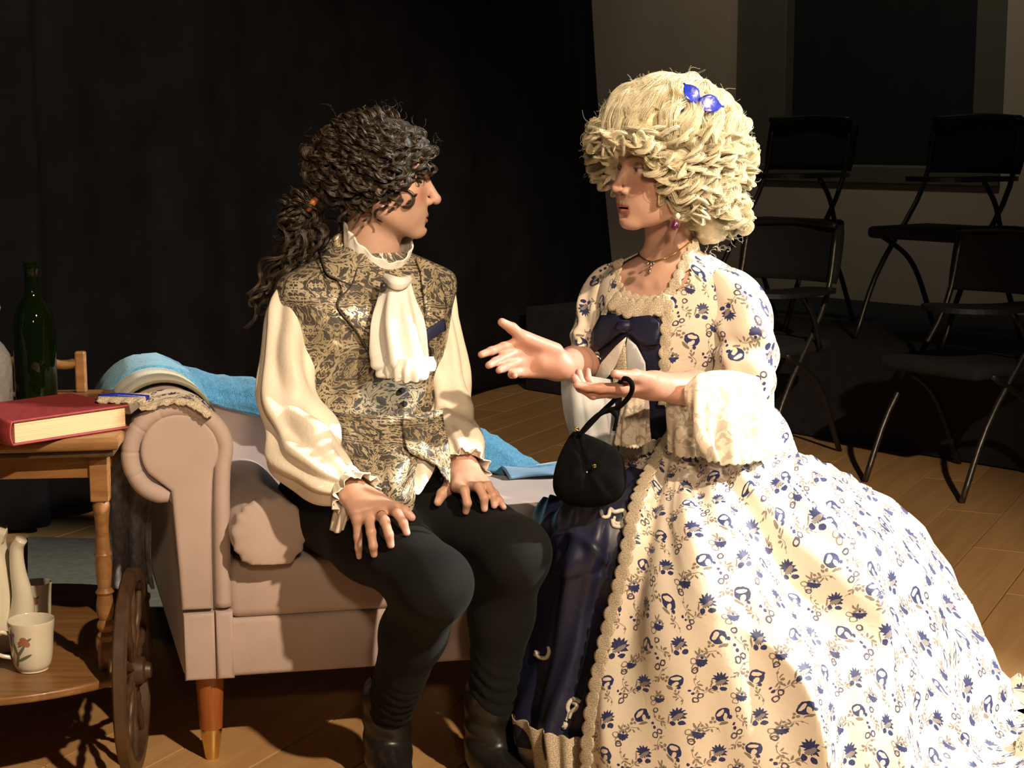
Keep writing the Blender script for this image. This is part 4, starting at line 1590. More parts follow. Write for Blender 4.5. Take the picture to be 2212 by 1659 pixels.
class Head:
    """head in its own frame: x = person's left, y = forward, z = up, origin between the ears at eye level"""

    def __init__(self, origin, face_dir, pitch=0.0, roll=0.0, female=True, mouth=0.0, nose=1.0, scale=1.0):
        f = unit(np.array([face_dir[0], face_dir[1], 0.0]))
        l = np.cross([0, 0, 1.0], f)
        R = Matrix((Vector(l), Vector(f), Vector((0, 0, 1)))).transposed()
        R = R @ Matrix.Rotation(pitch, 3, 'X') @ Matrix.Rotation(roll, 3, 'Y')
        self.R = np.array(R)
        self.o = np.asarray(origin, float)
        self.female, self.mouth, self.nose, self.s = female, mouth, nose, scale

    def loc(self, P):
        return (P - self.o) @ self.R / self.s

    def world(self, p):
        return self.o + self.R @ (np.asarray(p, float) * self.s)

    def sdf(self, Pw):
        P = self.loc(Pw)
        X = np.abs(P[:, 0])
        Q = np.stack([X, P[:, 1], P[:, 2]], 1)          # mirrored
        A = lambda *p: np.array(p, float)
        d = d_ell(Q, A(0, -0.014, 0.030), A(0.073, 0.096, 0.084))
        d = smin(d, d_ell(Q, A(0, 0.030, -0.028), A(0.060, 0.060, 0.080)), 0.022)
        d = smin(d, d_cone(Q, A(0.048, 0.000, -0.062), A(0.012, 0.068, -0.100), 0.019, 0.014), 0.030)
        d = smin(d, d_sphere(Q, A(0, 0.079, -0.0985), 0.0145), 0.022)
        d = smin(d, d_sphere(Q, A(0.043, 0.050, -0.030), 0.025), 0.022)
        d = smin(d, d_sphere(Q, A(0.020, 0.062, -0.062), 0.024), 0.025)
        d = smin(d, d_ell(Q, A(0, 0.034, 0.045), A(0.058, 0.052, 0.050)), 0.025)
        br = 0.0055 if self.female else 0.0075
        d = smin(d, d_cone(Q, A(0.012, 0.0835, 0.0195), A(0.046, 0.066, 0.019), br, br * 0.8), 0.014)
        # sockets
        d = smax(d, -d_ell(Q, A(0.0315, 0.096, 0.0005), A(0.0185, 0.016, 0.0125)), 0.012)
        # nose
        n = self.nose
        ny = 0.107 + 0.010 * (n - 1)
        d = smin(d, d_cone(Q, A(0, 0.081, 0.010), A(0, ny, -0.033), 0.0065, 0.0088 * n), 0.010)
        d = smin(d, d_sphere(Q, A(0, ny + 0.0015, -0.0365), 0.0088 * n), 0.007)
        d = smin(d, d_ell(Q, A(0.0118 * n, 0.0925, -0.0415), A(0.0072, 0.0100, 0.0072) * n), 0.006)
        d = smax(d, -d_ell(Q, A(0.0062, 0.0985, -0.0505), A(0.0030, 0.0045, 0.0032)), 0.003)
        # philtrum area and lips
        d = smin(d, d_ell(Q, A(0, 0.076, -0.070), A(0.026, 0.0165, 0.020)), 0.012)
        m = self.mouth
        d = smin(d, d_cone(Q, A(0.004, 0.0905, -0.0685), A(0.0215, 0.0795, -0.0735), 0.0042, 0.0024), 0.005)
        d = smin(d, d_cone(Q, A(0.000, 0.0895, -0.0800 - m), A(0.0190, 0.0795, -0.0755), 0.0052, 0.0024), 0.005)
        d = smax(d, -d_ell(Q, A(0, 0.093, -0.0742 - m * 0.5), A(0.0195, 0.013, 0.0011 + m * 0.55)), 0.0025)
        d = smax(d, -d_ell(Q, A(0, 0.094, -0.0895 - m), A(0.014, 0.008, 0.0040)), 0.006)
        # eyes with lids
        e = A(0.0315, 0.0705, 0.0005)
        ball = d_sphere(Q, e, 0.0124)
        lid = d_sphere(Q, e, 0.0140)
        up = smax(lid, -(Q[:, 2] - 0.0032 - 0.10 * (Q[:, 1] - 0.083)), 0.0015)
        lo = smax(lid, (Q[:, 2] + 0.0062), 0.0015)
        d = smin(d, ball, 0.0015)
        d = smin(d, smin(up, lo, 0.002), 0.004)
        # ears
        ear = smax(d_ell(Q, A(0.0745, -0.016, -0.012), A(0.0085, 0.0185, 0.0310)), -d_ell(Q, A(0.0835, -0.013, -0.009), A(0.0065, 0.0105, 0.0190)), 0.004)
        d = smin(d, ear, 0.005)
        return d * self.s

    def colour(self, V, skin, blush, lips, brow, iris):
        P = self.loc(V)
        X = np.abs(P[:, 0])
        col = np.tile(skin, (len(V), 1))

        def blend(mask, c):
            mask = np.clip(mask, 0, 1)[:, None]
            col[:] = col * (1 - mask) + np.asarray(c) * mask

        near = (np.linalg.norm(P - np.array([0, 0.02, 0.0]), axis=1) < 0.17) & (P[:, 1] > 0.02)
        blend(near * 0.75 * np.exp(-(((X - 0.043) / 0.018) ** 2 + ((P[:, 2] + 0.030) / 0.014) ** 2)), blush)
        blend(near * 0.30 * np.exp(-((X / 0.013) ** 2 + ((P[:, 2] + 0.038) / 0.012) ** 2)) * (P[:, 1] > 0.095), blush)
        m = self.mouth
        # lips
        ul = np.exp(-((P[:, 2] + 0.0695 + 0.18 * (X / 0.022) ** 2 * 0.02) / 0.0046) ** 4)
        ll = np.exp(-((P[:, 2] + 0.0800 + m) / 0.0056) ** 4)
        blend(near * np.maximum(ul, ll) * (X < 0.0225) * (P[:, 1] > 0.074) * 0.85, lips)
        if m:
            blend(near * (X < 0.018) * (np.abs(P[:, 2] + 0.0742 + m * 0.5) < 0.0012 + m * 0.5) * (P[:, 1] < 0.0905) * (P[:, 1] > 0.06), (0.03, 0.012, 0.01))
        # brows
        bz = 0.0225 + 0.004 * np.sin(np.clip((X - 0.012) / 0.034, 0, 1) * PI * 0.8)
        blend(near * (X > 0.011) * (X < 0.047) * np.exp(-((P[:, 2] - bz) / 0.0032) ** 4) * (P[:, 1] > 0.05) * 0.8, brow)
        # eyes
        Q = np.stack([X, P[:, 1], P[:, 2]], 1)
        e = np.array([0.0315, 0.0705, 0.0005])
        r = np.linalg.norm(Q - e, axis=1)
        ball = (r < 0.01305) & (P[:, 1] > 0.072)
        blend(ball.astype(float), (0.60, 0.56, 0.52))
        side = np.linalg.norm(Q - (e + np.array([0, 0.0124, -0.0010])), axis=1)
        blend(ball * (side < 0.0058), iris)
        blend(ball * (side < 0.0026), (0.006, 0.005, 0.005))
        lash = (np.abs(P[:, 2] - 0.0035) < (0.0016 if self.female else 0.0007)) & (r < 0.0152) & (P[:, 1] > 0.072) & near
        blend(lash * 0.85, (0.03, 0.018, 0.012))
        if self.female:
            sh = near * np.exp(-(((X - 0.033) / 0.016) ** 2 + ((P[:, 2] - 0.009) / 0.007) ** 2)) * (P[:, 1] > 0.06)
            blend(sh * 0.45, (0.20, 0.10, 0.10))
        return col


FING = {'index': (0.031, 0.088, (0.041, 0.025, 0.020), 0.0088), 'middle': (0.010, 0.091, (0.045, 0.028, 0.021), 0.0090),
        'ring': (-0.011, 0.087, (0.041, 0.026, 0.020), 0.0085), 'pinky': (-0.030, 0.077, (0.032, 0.020, 0.017), 0.0075)}


def chain(m, t, ls, bulge):
    """finger joints from knuckle m to tip t, bending evenly towards 'bulge'"""
    ls = np.array(ls, float)
    d = np.linalg.norm(t - m)
    L = ls.sum()
    if d > L * 0.998:
        ls = ls * d / L / 0.998
        L = ls.sum()

    def pts(b):
        a = np.array([0, -b, -2 * b])
        p = np.cumsum(np.stack([ls * np.cos(a), ls * np.sin(a)], 1), 0)
        return np.vstack([[0, 0], p])
    lo, hi = 0.0, 2.0
    for _ in range(40):
        mid = (lo + hi) / 2
        if np.linalg.norm(pts(mid)[-1]) > d:
            lo = mid
        else:
            hi = mid
    p = pts(lo)
    e = unit(p[-1])
    x = unit(t - m)
    y = unit(bulge - x * (bulge @ x))
    # rotate so that chord is x, bulge positive y
    c, s = e
    q = np.stack([p[:, 0] * c + p[:, 1] * s, -p[:, 0] * s + p[:, 1] * c], 1)
    if q[1, 1] < 0:
        q[:, 1] *= -1
    return m + q[:, :1] * x + q[:, 1:] * y


class Hand:
    def __init__(self, wrist, knuckle, dorsal, right, tips, thumb, elbow, scale=1.0, fr=(0.026, 0.036), mid=None):
        w, k = np.asarray(wrist, float), np.asarray(knuckle, float)
        f = unit(k - w)
        n = unit(np.asarray(dorsal, float) - f * (np.asarray(dorsal, float) @ f))
        s = np.cross(n, f) if right else np.cross(f, n)
        self.f, self.n, self.s_, self.w = f, n, s, w
        self.parts = []
        self.joints = {}
        sc = scale
        for name, (sx, fy, ls, r) in FING.items():
            m = w + f * fy * sc + s * sx * sc + n * (0.004 - 0.10 * abs(sx - 0.008) * 1.2) * sc
            b = w + f * 0.006 + s * sx * 0.52 * sc
            self.parts.append((b, m, 0.0125 * sc, (r + 0.0035) * sc, 0.014))
            j = chain(m, np.asarray(tips[name], float), np.array(ls) * sc, n)
            self.joints[name] = j
            rr = [r + 0.0018, r + 0.0004, r - 0.0006, r - 0.0018]
            for i in range(3):
                self.parts.append((j[i], j[i + 1], rr[i] * sc, rr[i + 1] * sc, 0.0045 if i else 0.006))
        tb = w + f * 0.022 * sc + s * 0.026 * sc - n * 0.008 * sc
        tm = np.asarray(thumb[0], float)
        tt = np.asarray(thumb[1], float)
        ti = tm * 0.52 + tt * 0.48 + unit(n * 0.6 + s * 0.6) * 0.004
        self.joints['thumb'] = np.array([tb, tm, ti, tt])
        self.parts += [(tb, tm, 0.0165 * sc, 0.0125 * sc, 0.014), (tm, ti, 0.0118 * sc, 0.0108 * sc, 0.006), (ti, tt, 0.0108 * sc, 0.0082 * sc, 0.004)]
        self.parts.append((w - f * 0.008, w + f * 0.045 * sc - n * 0.004, 0.0235 * sc, 0.018 * sc, 0.015))
        e = np.asarray(elbow, float)
        self.fore = [(w, w * 0.5 + e * 0.5, fr[0], fr[1])] + [(w * 0.5 + e * 0.5, e, fr[1], fr[1] + 0.002)]
        self.allp = np.array([p for a, b, *_ in self.parts for p in (a, b)] + [w * 0.35 + e * 0.65])

    def sdf(self, P):
        d = None
        for a, b, r1, r2, k in self.parts:
            x = d_cone(P, a, b, r1, r2)
            d = x if d is None else smin(d, x, k)
        # flatten wrist a little
        for a, b, r1, r2 in self.fore:
            d = smin(d, d_cone(P, a, b, r1, r2), 0.018)
        return d

    def mesh(self, h=0.0022):
        lo = self.allp.min(0) - 0.045
        hi = self.allp.max(0) + 0.045
        return surface(self.sdf, lo, hi, h)

    def colour(self, V, skin, nail=None):
        col = np.tile(skin, (len(V), 1))
        for name, j in self.joints.items():
            tip = j[-1]
            d = np.linalg.norm(V - tip, axis=1)
            m = np.clip(1 - d / 0.022, 0, 1)[:, None] * 0.5
            col = col * (1 - m) + np.array([0.66, 0.36, 0.30]) * m
            dirn = unit(j[-1] - j[-2])
            bn = self.n if name != 'thumb' else unit(self.n + self.s_ * 0.3)
            bn = unit(bn - dirn * (bn @ dirn))
            q = V - (tip - dirn * 0.002 + bn * 0.0065)
            nm = ((np.abs(q @ dirn) < 0.0055) & (np.abs(q @ np.cross(dirn, bn)) < 0.0045) & (q @ bn > -0.0035))
            col[nm] = nail if nail is not None else np.array([0.66, 0.43, 0.37])
            for i in (1, 2):
                dd = np.linalg.norm(V - (j[i] + bn * 0.008), axis=1)
                m = np.clip(1 - dd / 0.008, 0, 1)[:, None] * 0.35
                col = col * (1 - m) + np.array([0.50, 0.26, 0.21]) * m
        return col


def cones_sdf(parts, k=0.03):
    def f(P):
        d = None
        for a, b, r1, r2 in parts:
            x = d_cone(P, a, b, r1, r2)
            d = x if d is None else smin(d, x, k)
        return d
    return f


def join_parts(name, parts, mat, parent):
    V, F, C, n = [], [], [], 0
    for v, f, c in parts:
        V.append(v)
        F.append(f + n)
        C.append(c)
        n += len(v)
    return mobj(name, np.vstack(V), np.vstack(F), mat, parent, col=np.vstack(C))


class Torso:
    """clothed torso: rings (z, centre x, centre y, half width, half depth) turned to face a direction"""

    def __init__(self, rings, face, power=2.3):
        self.r = np.array(rings, float)
        self.f = unit(np.array([face[0], face[1], 0]))
        self.l = np.cross([0, 0, 1.0], self.f)
        self.p = power

    def grid(self, nu=96, nv=60):
        K = catmull(self.r, nv)
        th = np.linspace(0, 2 * PI, nu, endpoint=False)
        c, s = np.cos(th), np.sin(th)
        e = 2.0 / self.p
        cx = np.sign(s) * np.abs(s) ** e
        cy = np.sign(c) * np.abs(c) ** e
        cen = np.stack([K[:, 1], K[:, 2], K[:, 0]], 1)
        return cen[:, None] + self.l * (cx[None, :, None] * K[:, 3][:, None, None]) + self.f * (cy[None, :, None] * K[:, 4][:, None, None])


def ruffle(name, c0, axis, r0, r1, length, mat, parent, n=11, amp=0.010, up=(0, 0, 1), seed=0, rows=12, sag=0.0, thick=0.0015):
    """gathered frill round a limb"""
    axis = unit(axis)
    n1 = unit(np.asarray(up, float) - axis * (np.asarray(up, float) @ axis))
    n2 = np.cross(axis, n1)
    nu = 110
    th = np.linspace(0, 2 * PI, nu, endpoint=False)
    rg = np.random.default_rng(seed)
    ph = rg.uniform(0, 6.28, 3)
    G = []
    for t in np.linspace(0, 1, rows):
        w = np.cos(n * th + ph[0] + 0.9 * np.sin(th * 3 + ph[1])) * amp * t + 0.4 * amp * t * np.sin(2.3 * n * th + ph[2])
        r = r0 + (r1 - r0) * t + w
        ax = length * t + 0.25 * amp * t * np.sin(n * 2 * th)
        p = c0 + axis * ax[:, None] + n1 * (np.cos(th) * r)[:, None] + n2 * (np.sin(th) * r)[:, None]
        p = p + np.array([0, 0, -1.0]) * (sag * t * t)
        G.append(p)
    o = sheet(name, np.array(G), mat, parent, closed=True, thick=thick)
    return o


def sleeve(name, pts, radii, mat, parent, nu=64, nv=90, folds=0.006, nf=7, seed=0, up=(0, 1, 0), twist=2.0, cross=0.004, thick=0.0):
    G = tube_grid(pts, radii, nu, nv, up)
    rg = np.random.default_rng(seed)
    th = np.linspace(0, 2 * PI, nu, endpoint=False)[None]
    t = np.linspace(0, 1, nv)[:, None]
    ph = rg.uniform(0, 6.28, 6)
    a = np.sin(nf * th + twist * t * 3 + ph[0] + 1.3 * np.sin(2 * th + ph[1] + 3 * t))
    b_ = np.sin(th * 3 + t * 26 + ph[2] + 1.6 * np.sin(th + ph[3])) * np.exp(-((t - 0.62) / 0.2) ** 2)
    c_ = np.sin(th * 2 - t * 15 + ph[4])
    env = np.clip(t / 0.1, 0, 1)
    d = folds * a * env + cross * b_ * 2 + cross * 0.6 * c_ * env
    N = grid_normals(np.concatenate([G[:, -1:], G, G[:, :1]], 1))[:, 1:-1]
    cen = G.mean(1, keepdims=True)
    sgn = np.sign(((G - cen) * N).sum(2).mean())
    G = G + N * sgn * d[..., None]
    return sheet(name, G, mat, parent, uv=tube_uv(G), closed=True, thick=thick)


# ================================================================== THE MAN
man = thing('person', 'seated person with dark curly ponytail, gold brocade waistcoat and white jabot', 'person', (-0.3, 3.3, 0.0))
MF = unit(np.array([0.50, -0.866, 0]))
ML = np.cross([0, 0, 1.0], MF)
Pc = np.array([-0.315, 3.33, 0.535])
hipN, hipF = Pc - ML * 0.088, Pc + ML * 0.088
kneeN, kneeF = np.array([-0.142, 2.872, 0.475]), np.array([0.004, 3.01, 0.497])
ankN, ankF = np.array([-0.250, 3.115, 0.13]), np.array([-0.045, 3.115, 0.13])

# trousers
calfN = kneeN * 0.62 + ankN * 0.38 + np.array([-0.006, 0.030, 0])
calfF = kneeF * 0.62 + ankF * 0.38 + np.array([-0.006, 0.030, 0])
leg_parts = [(Pc + (0, 0.03, 0.02), Pc + (0, 0.0, 0.09), 0.118, 0.112)]
for h, k, c, a in ((hipN, kneeN, calfN, ankN), (hipF, kneeF, calfF, ankF)):
    leg_parts += [(h, h * 0.5 + k * 0.5 + (0, 0, 0.006), 0.098, 0.086), (h * 0.5 + k * 0.5 + (0, 0, 0.006), k, 0.086, 0.066), (k, c, 0.064, 0.059), (c, a, 0.060, 0.043)]
base_f = cones_sdf(leg_parts, 0.035)


def trouser_sdf(P):
    d = base_f(P)
    for a, k in ((ankN, kneeN), (ankF, kneeF)):
        ax = unit(k - a)
        t = (P - a) @ ax
        r = np.linalg.norm(P - a - np.outer(t, ax), axis=1)
        env = np.exp(-((t - 0.08) / 0.07) ** 2) * (r < 0.09)
        d = d - env * 0.0035 * np.sin(t * 190 + 9 * P[:, 0] * 10 + 5 * np.sin(P[:, 1] * 30))
    return d


V, F = surface(trouser_sdf, (-0.56, 2.75, 0.08), (0.12, 3.52, 0.72), 0.0075)
trous = mobj('trousers', V, F, MAT['trousers'], man)
BT = bvh_of(trous)

# boots


def boot(ank, toe_dir, name='boot'):
    t = unit(np.array([toe_dir[0], toe_dir[1], 0]))
    g = np.array([ank[0], ank[1], 0.0])
    side = np.cross([0, 0, 1.0], t)

    def f(P):
        d = d_cone(P, g + (0, 0, 0.055) - t * 0.012, ank + (0, 0, 0.045), 0.046, 0.052)
        d = smin(d, d_cone(P, g + t * 0.02 + (0, 0, 0.048), g + t * 0.115 + (0, 0, 0.036), 0.042, 0.033), 0.03)
        d = smin(d, d_cone(P, g + t * 0.115 + (0, 0, 0.034), g + t * 0.165 + (0, 0, 0.030), 0.034, 0.024), 0.02)
        z = (P[:, 2] - 0.06)
        d = d + 0.002 * np.sin(z * 150 + P[:, 0] * 40) * np.exp(-((z - 0.05) / 0.05) ** 2)
        return smax(d, 0.018 - P[:, 2], 0.006)
    lo = np.minimum(g - 0.09, g + t * 0.2 - 0.06)
    hi = np.maximum(g + 0.09, g + t * 0.2 + 0.06)
    lo[2], hi[2] = 0.0, ank[2] + 0.06
    V, F = surface(f, lo, hi, 0.0045)
    # open the top
    o = mobj(name, V, F, MAT['boot'], man)
    bm = bmesh.new()
    sol = smooth_poly([tuple((g + t * a + side * b_)[:2]) for a, b_ in ((-0.058, 0), (-0.045, 0.035), (0.02, 0.041), (0.10, 0.044), (0.16, 0.028), (0.188, 0.0), (0.16, -0.028), (0.10, -0.04), (0.02, -0.036), (-0.045, -0.035))], 40)
    f_ = bm.faces.new([bm.verts.new((p[0], p[1], 0.001)) for p in sol])
    r = bmesh.ops.extrude_face_region(bm, geom=[f_])
    bmesh.ops.translate(bm, verts=[v for v in r['geom'] if isinstance(v, bmesh.types.BMVert)], vec=(0, 0, 0.019))
    bobj('sole', bm, MAT['rubber'], o)
    return o


boot(ankN, (0.25, -0.97))
boot(ankF, (0.45, -0.9))

# waistcoat body
MTz = [(0.585, -0.315, 3.325, 0.176, 0.128), (0.64, -0.315, 3.325, 0.166, 0.125), (0.70, -0.313, 3.328, 0.160, 0.118), (0.78, -0.310, 3.332, 0.166, 0.118), (0.86, -0.305, 3.335, 0.176, 0.122),
       (0.93, -0.302, 3.340, 0.186, 0.120), (0.968, -0.300, 3.347, 0.198, 0.104), (0.998, -0.298, 3.355, 0.190, 0.086), (1.022, -0.296, 3.362, 0.140, 0.072), (1.048, -0.293, 3.365, 0.074, 0.062)]
MT = Torso(MTz, MF, 2.4)
G = MT.grid(128, 80)
nv, nu = G.shape[:2]
th = np.linspace(0, 2 * PI, nu, endpoint=False)[None]
zt = G[..., 2]
# soft creases radiating at the waist, slight chest relief
d = 0.0035 * np.sin(th * 9 + zt * 25 + 2 * np.sin(th * 2)) * np.exp(-((zt - 0.71) / 0.05) ** 2) + 0.003 * np.sin(zt * 60 + th * 5) * np.exp(-((zt - 0.64) / 0.06) ** 2)
N = grid_normals(np.concatenate([G[:, -1:], G, G[:, :1]], 1))[:, 1:-1]
cen = G.mean(1, keepdims=True)
N *= np.sign(((G - cen) * N).sum(2).mean())
G = G + N * d[..., None]
uv = np.stack([np.broadcast_to((((th + PI) % (2 * PI)) - PI) * 0.16, zt.shape), zt], -1).reshape(-1, 2)
vest = sheet('waistcoat', G, MAT['damask'], man, uv=uv, closed=True)
BV = bvh_of(vest)

# peplum over the lap
rows = [[W(*p) for p in r] for r in (
    [(690, 880, 3.245), (745, 892, 3.185), (810, 897, 3.165), (875, 897, 3.168), (938, 886, 3.215)],
    [(692, 930, 3.24), (752, 945, 3.165), (820, 953, 3.125), (885, 952, 3.128), (948, 938, 3.19)],
    [(712, 985, 3.215), (775, 1010, 3.11), (835, 1018, 3.06), (880, 1012, 3.075), (900, 985, 3.12)],
    [(752, 1040, 3.15), (805, 1068, 3.06), (850, 1075, 3.01), (882, 1060, 3.035), (893, 1020, 3.09)],
    [(800, 1085, 3.08), (835, 1105, 3.02), (868, 1118, 2.975), (884, 1106, 3.00), (892, 1075, 3.05)])]
G = ctrl_grid(rows, 50, 60)
N = grid_normals(G)
t = np.linspace(0, 1, 60)[:, None]
u = np.linspace(0, 1, 50)[None]
d = 0.004 * np.sin(u * 15 + 5 * t) * np.clip(t * 3, 0, 1) + 0.003 * np.sin(t * 24 + u * 9)
G = G + N * d[..., None]
pep = sheet('waistcoat_skirt', G, MAT['damask'], man, thick=0.003, uv=arc_uv(G) + np.array([0.02, 0.70]))
rows = [[W(*p) for p in r] for r in ([(872, 893, 3.150), (915, 893, 3.170), (955, 884, 3.215)], [(872, 935, 3.120), (920, 940, 3.13), (962, 925, 3.175)],
                                     [(880, 972, 3.10), (925, 985, 3.10), (968, 968, 3.15)], [(905, 985, 3.095), (940, 995, 3.095), (975, 1000, 3.13)], [(940, 1000, 3.09), (958, 1022, 3.09), (968, 1045, 3.10)])]
G = ctrl_grid(rows, 30, 40)
G = G + grid_normals(G) * (0.003 * np.sin(np.linspace(0, 11, 40)[:, None] + np.linspace(0, 6, 30)[None]))[..., None]
sheet('waistcoat_flap', G, MAT['damask'], man, thick=0.003, uv=arc_uv(G))
rows = [[W(*p) for p in r] for r in ([(893, 980, 3.125), (915, 985, 3.115), (945, 990, 3.13)], [(895, 1020, 3.10), (918, 1030, 3.085), (935, 1020, 3.11)], [(893, 1065, 3.055), (905, 1068, 3.055), (918, 1050, 3.075)])]
G = ctrl_grid(rows, 16, 20)
sheet('shirt_tail', G, MAT['shirt'], man, thick=0.002)
patch('waist_seam', [(698, 884), (760, 897), (830, 900), (900, 896), (938, 886), (938, 891), (900, 902), (830, 906), (760, 903), (698, 891)], BV, MAT['dark_edge'], vest, 0.004, 0.003)

# collar and lapels laid on the chest
patch('lapel', [(716, 585), (744, 598), (800, 640), (801, 700), (806, 775), (798, 770), (764, 710), (728, 664), (737, 628), (727, 610)], BV, MAT['damask'], vest, 0.010, 0.004)
patch('collar', [(742, 492), (758, 520), (770, 560), (768, 590), (756, 624), (728, 612), (704, 598), (697, 560), (702, 535), (722, 510)], BV, MAT['damask'], vest, 0.012, 0.004)
patch('lapel', [(893, 560), (905, 590), (912, 650), (915, 720), (928, 770), (945, 720), (958, 660), (948, 620), (930, 575)], BV, MAT['damask'], vest, 0.008, 0.004)
patch('breast_pocket', [(906, 716), (948, 687), (951, 700), (951, 712), (914, 737), (909, 731)], BV, MAT['navy_trim'], vest, 0.013, 0.003)


def edge_line(pts, r=0.0016):
    L = [hit(BV, p[0], p[1], 0.0135) for p in catmull(np.array(pts, float), 24)]
    L = [h[0] for h in L if h]
    tube('lapel_piping', L, r, MAT['dark_edge'], vest, 6, 30)


edge_line([(697, 560), (704, 598), (728, 612), (756, 624)])
edge_line([(768, 590), (756, 624), (728, 664), (764, 710), (806, 778)])
for px, py in ((868, 843), (872, 872)):
    h = hit(BV, px, py, 0.004)
    lathe('button', [(0.0, 0.003), (0.005, 0.003), (0.0065, 0.0), (0.0065, -0.002)], MAT['dark_button'], vest, h[0], 16, tuple(h[1]))

# shirt collar, stock and jabot
nc = np.array([-0.282, 3.362, 0])
nu = 90
th = np.linspace(0, 2 * PI, nu, endpoint=False)
G = []
for t in np.linspace(0, 1, 14):
    front = np.cos(th)          # +1 front, -1 back
    z0 = 1.022 - 0.012 * front
    z1 = 1.088 - 0.048 * front - 0.010 * np.cos(2 * th)
    r = 0.064 + 0.006 * t + 0.0022 * np.sin(th * 16) * t ** 2
    z = z0 + (z1 - z0) * t + 0.002 * np.sin(th * 13) * t
    cc = nc + np.array([0.006, 0.0, 0]) * t
    G.append(np.stack([cc[0] + MF[0] * front * r * 1.02 + ML[0] * np.sin(th) * r, cc[1] + MF[1] * front * r * 1.02 + ML[1] * np.sin(th) * r, z], 1))
sheet('shirt_collar', np.array(G), MAT['jabot'], man, closed=True, thick=0.003)
rows = [[W(*p) for p in r] for r in (
    [(828, 600, 3.235), (845, 606, 3.205), (862, 606, 3.20), (884, 598, 3.235)],
    [(818, 650, 3.195), (840, 650, 3.165), (870, 650, 3.165), (898, 645, 3.20)],
    [(808, 690, 3.175), (840, 692, 3.140), (878, 692, 3.140), (915, 690, 3.18)],
    [(805, 740, 3.165), (842, 745, 3.125), (885, 745, 3.125), (925, 738, 3.17)],
    [(805, 785, 3.16), (842, 790, 3.12), (888, 790, 3.12), (932, 785, 3.165)],
    [(815, 803, 3.165), (848, 822, 3.13), (886, 826, 3.13), (926, 806, 3.17)])]
G = ctrl_grid(rows, 70, 70)
N = grid_normals(G)
t = np.linspace(0, 1, 70)[:, None]
u = np.linspace(0, 1, 70)[None]
d = 0.007 * np.sin(u * 17 + 1.5 * np.sin(t * 4) + 0.5) * np.clip(t * 2.2, 0, 1) + 0.0045 * np.sin(t * 40 + u * 7) * np.clip((t - 0.72) * 5, 0, 1)
G = G + N * d[..., None] * -1
jab = sheet('jabot', G, MAT['jabot'], man, thick=0.003)
rows = [[W(*p) for p in r] for r in (
    [(832, 772, 3.135), (865, 775, 3.11), (900, 772, 3.115), (936, 770, 3.16)],
    [(826, 795, 3.14), (862, 800, 3.105), (902, 800, 3.11), (940, 785, 3.16)],
    [(838, 812, 3.14), (868, 824, 3.11), (905, 822, 3.115), (934, 796, 3.16)])]
G = ctrl_grid(rows, 70, 24)
G = G + grid_normals(G) * (0.006 * np.sin(np.linspace(0, 34, 70)[None] + np.linspace(0, 3, 24)[:, None]) * np.linspace(0, 1, 24)[:, None])[..., None]
sheet('jabot_frill', G, MAT['jabot'], jab, thick=0.002)
# knot of the stock
tube('stock_knot', [W(833, 598, 3.215), W(845, 606, 3.185), W(858, 612, 3.175), W(872, 610, 3.185), W(884, 602, 3.215)], [0.007, 0.011, 0.0135, 0.011, 0.007], MAT['jabot'], jab, 16, 30, disp=lambda G: 0.0015 * np.sin(np.linspace(0, 2 * PI * 6, G.shape[1]))[None, :] * np.ones((G.shape[0], 1)))
lathe('stock_pin', [(0.0, 0.004), (0.005, 0.003), (0.0075, 0.0), (0.006, -0.003)], MAT['dark_button'], jab, W(829, 618, 3.175), 16, (0.3, -0.95, 0.1))

# shirt sleeves
shN, shF = np.array([-0.435, 3.272, 0.945]), np.array([-0.170, 3.432, 0.955])
wrN = W(760, 1062, 3.02)
wrF = W(1003, 1012, 3.185)
elN, elF = np.array([-0.430, 3.155, 0.725]), np.array([-0.132, 3.325, 0.71])
slN = sleeve('shirt_sleeve', [shN + (0.05, 0.025, 0.02), shN, (-0.446, 3.245, 0.89), (-0.448, 3.20, 0.81), elN, (-0.398, 3.105, 0.668), (-0.355, 3.055, 0.635), wrN + (-0.012, 0.012, 0.004)],
             [0.026, 0.044, 0.050, 0.055, 0.061, 0.068, 0.054, 0.034], MAT['shirt'], man, 96, 140, 0.0065, 7, 3, cross=0.005)
slF = sleeve('shirt_sleeve', [shF + (-0.04, -0.03, 0.02), shF, (-0.158, 3.41, 0.89), (-0.145, 3.365, 0.80), elF, (-0.118, 3.27, 0.672), (-0.102, 3.22, 0.65), wrF + (-0.003, 0.015, 0.006)],
             [0.026, 0.042, 0.045, 0.047, 0.050, 0.050, 0.045, 0.034], MAT['shirt'], man, 96, 130, 0.0055, 7, 9, cross=0.004)
axN = unit(W(806, 1112, 2.955) - wrN)
axF = unit(W(1020, 1050, 3.105) - wrF)
ruffle('cuff', wrN + axN * -0.018, axN, 0.034, 0.049, 0.040, MAT['shirt'], slN, 9, 0.0065, seed=2)
ruffle('cuff_band', wrN - axN * 0.040, axN, 0.037, 0.036, 0.024, MAT['shirt'], slN, 14, 0.002, seed=3)
ruffle('cuff', wrF + axF * -0.018, axF, 0.034, 0.047, 0.034, MAT['shirt'], slF, 10, 0.006, seed=5)
ruffle('cuff_band', wrF - axF * 0.038, axF, 0.036, 0.035, 0.022, MAT['shirt'], slF, 14, 0.002, seed=6)
rows = [[W(*p) for p in r] for r in ([(735, 1062, 3.03), (760, 1072, 3.01), (778, 1080, 2.995)], [(722, 1100, 3.02), (742, 1105, 2.995), (757, 1100, 2.99)], [(712, 1145, 3.015), (728, 1152, 2.99), (742, 1146, 2.99)])]
G = ctrl_grid(rows, 16, 20)
sheet('cuff_tail', G + grid_normals(G) * (0.004 * np.sin(np.linspace(0, 9, 16)))[None, :, None], MAT['shirt'], slN, thick=0.002)

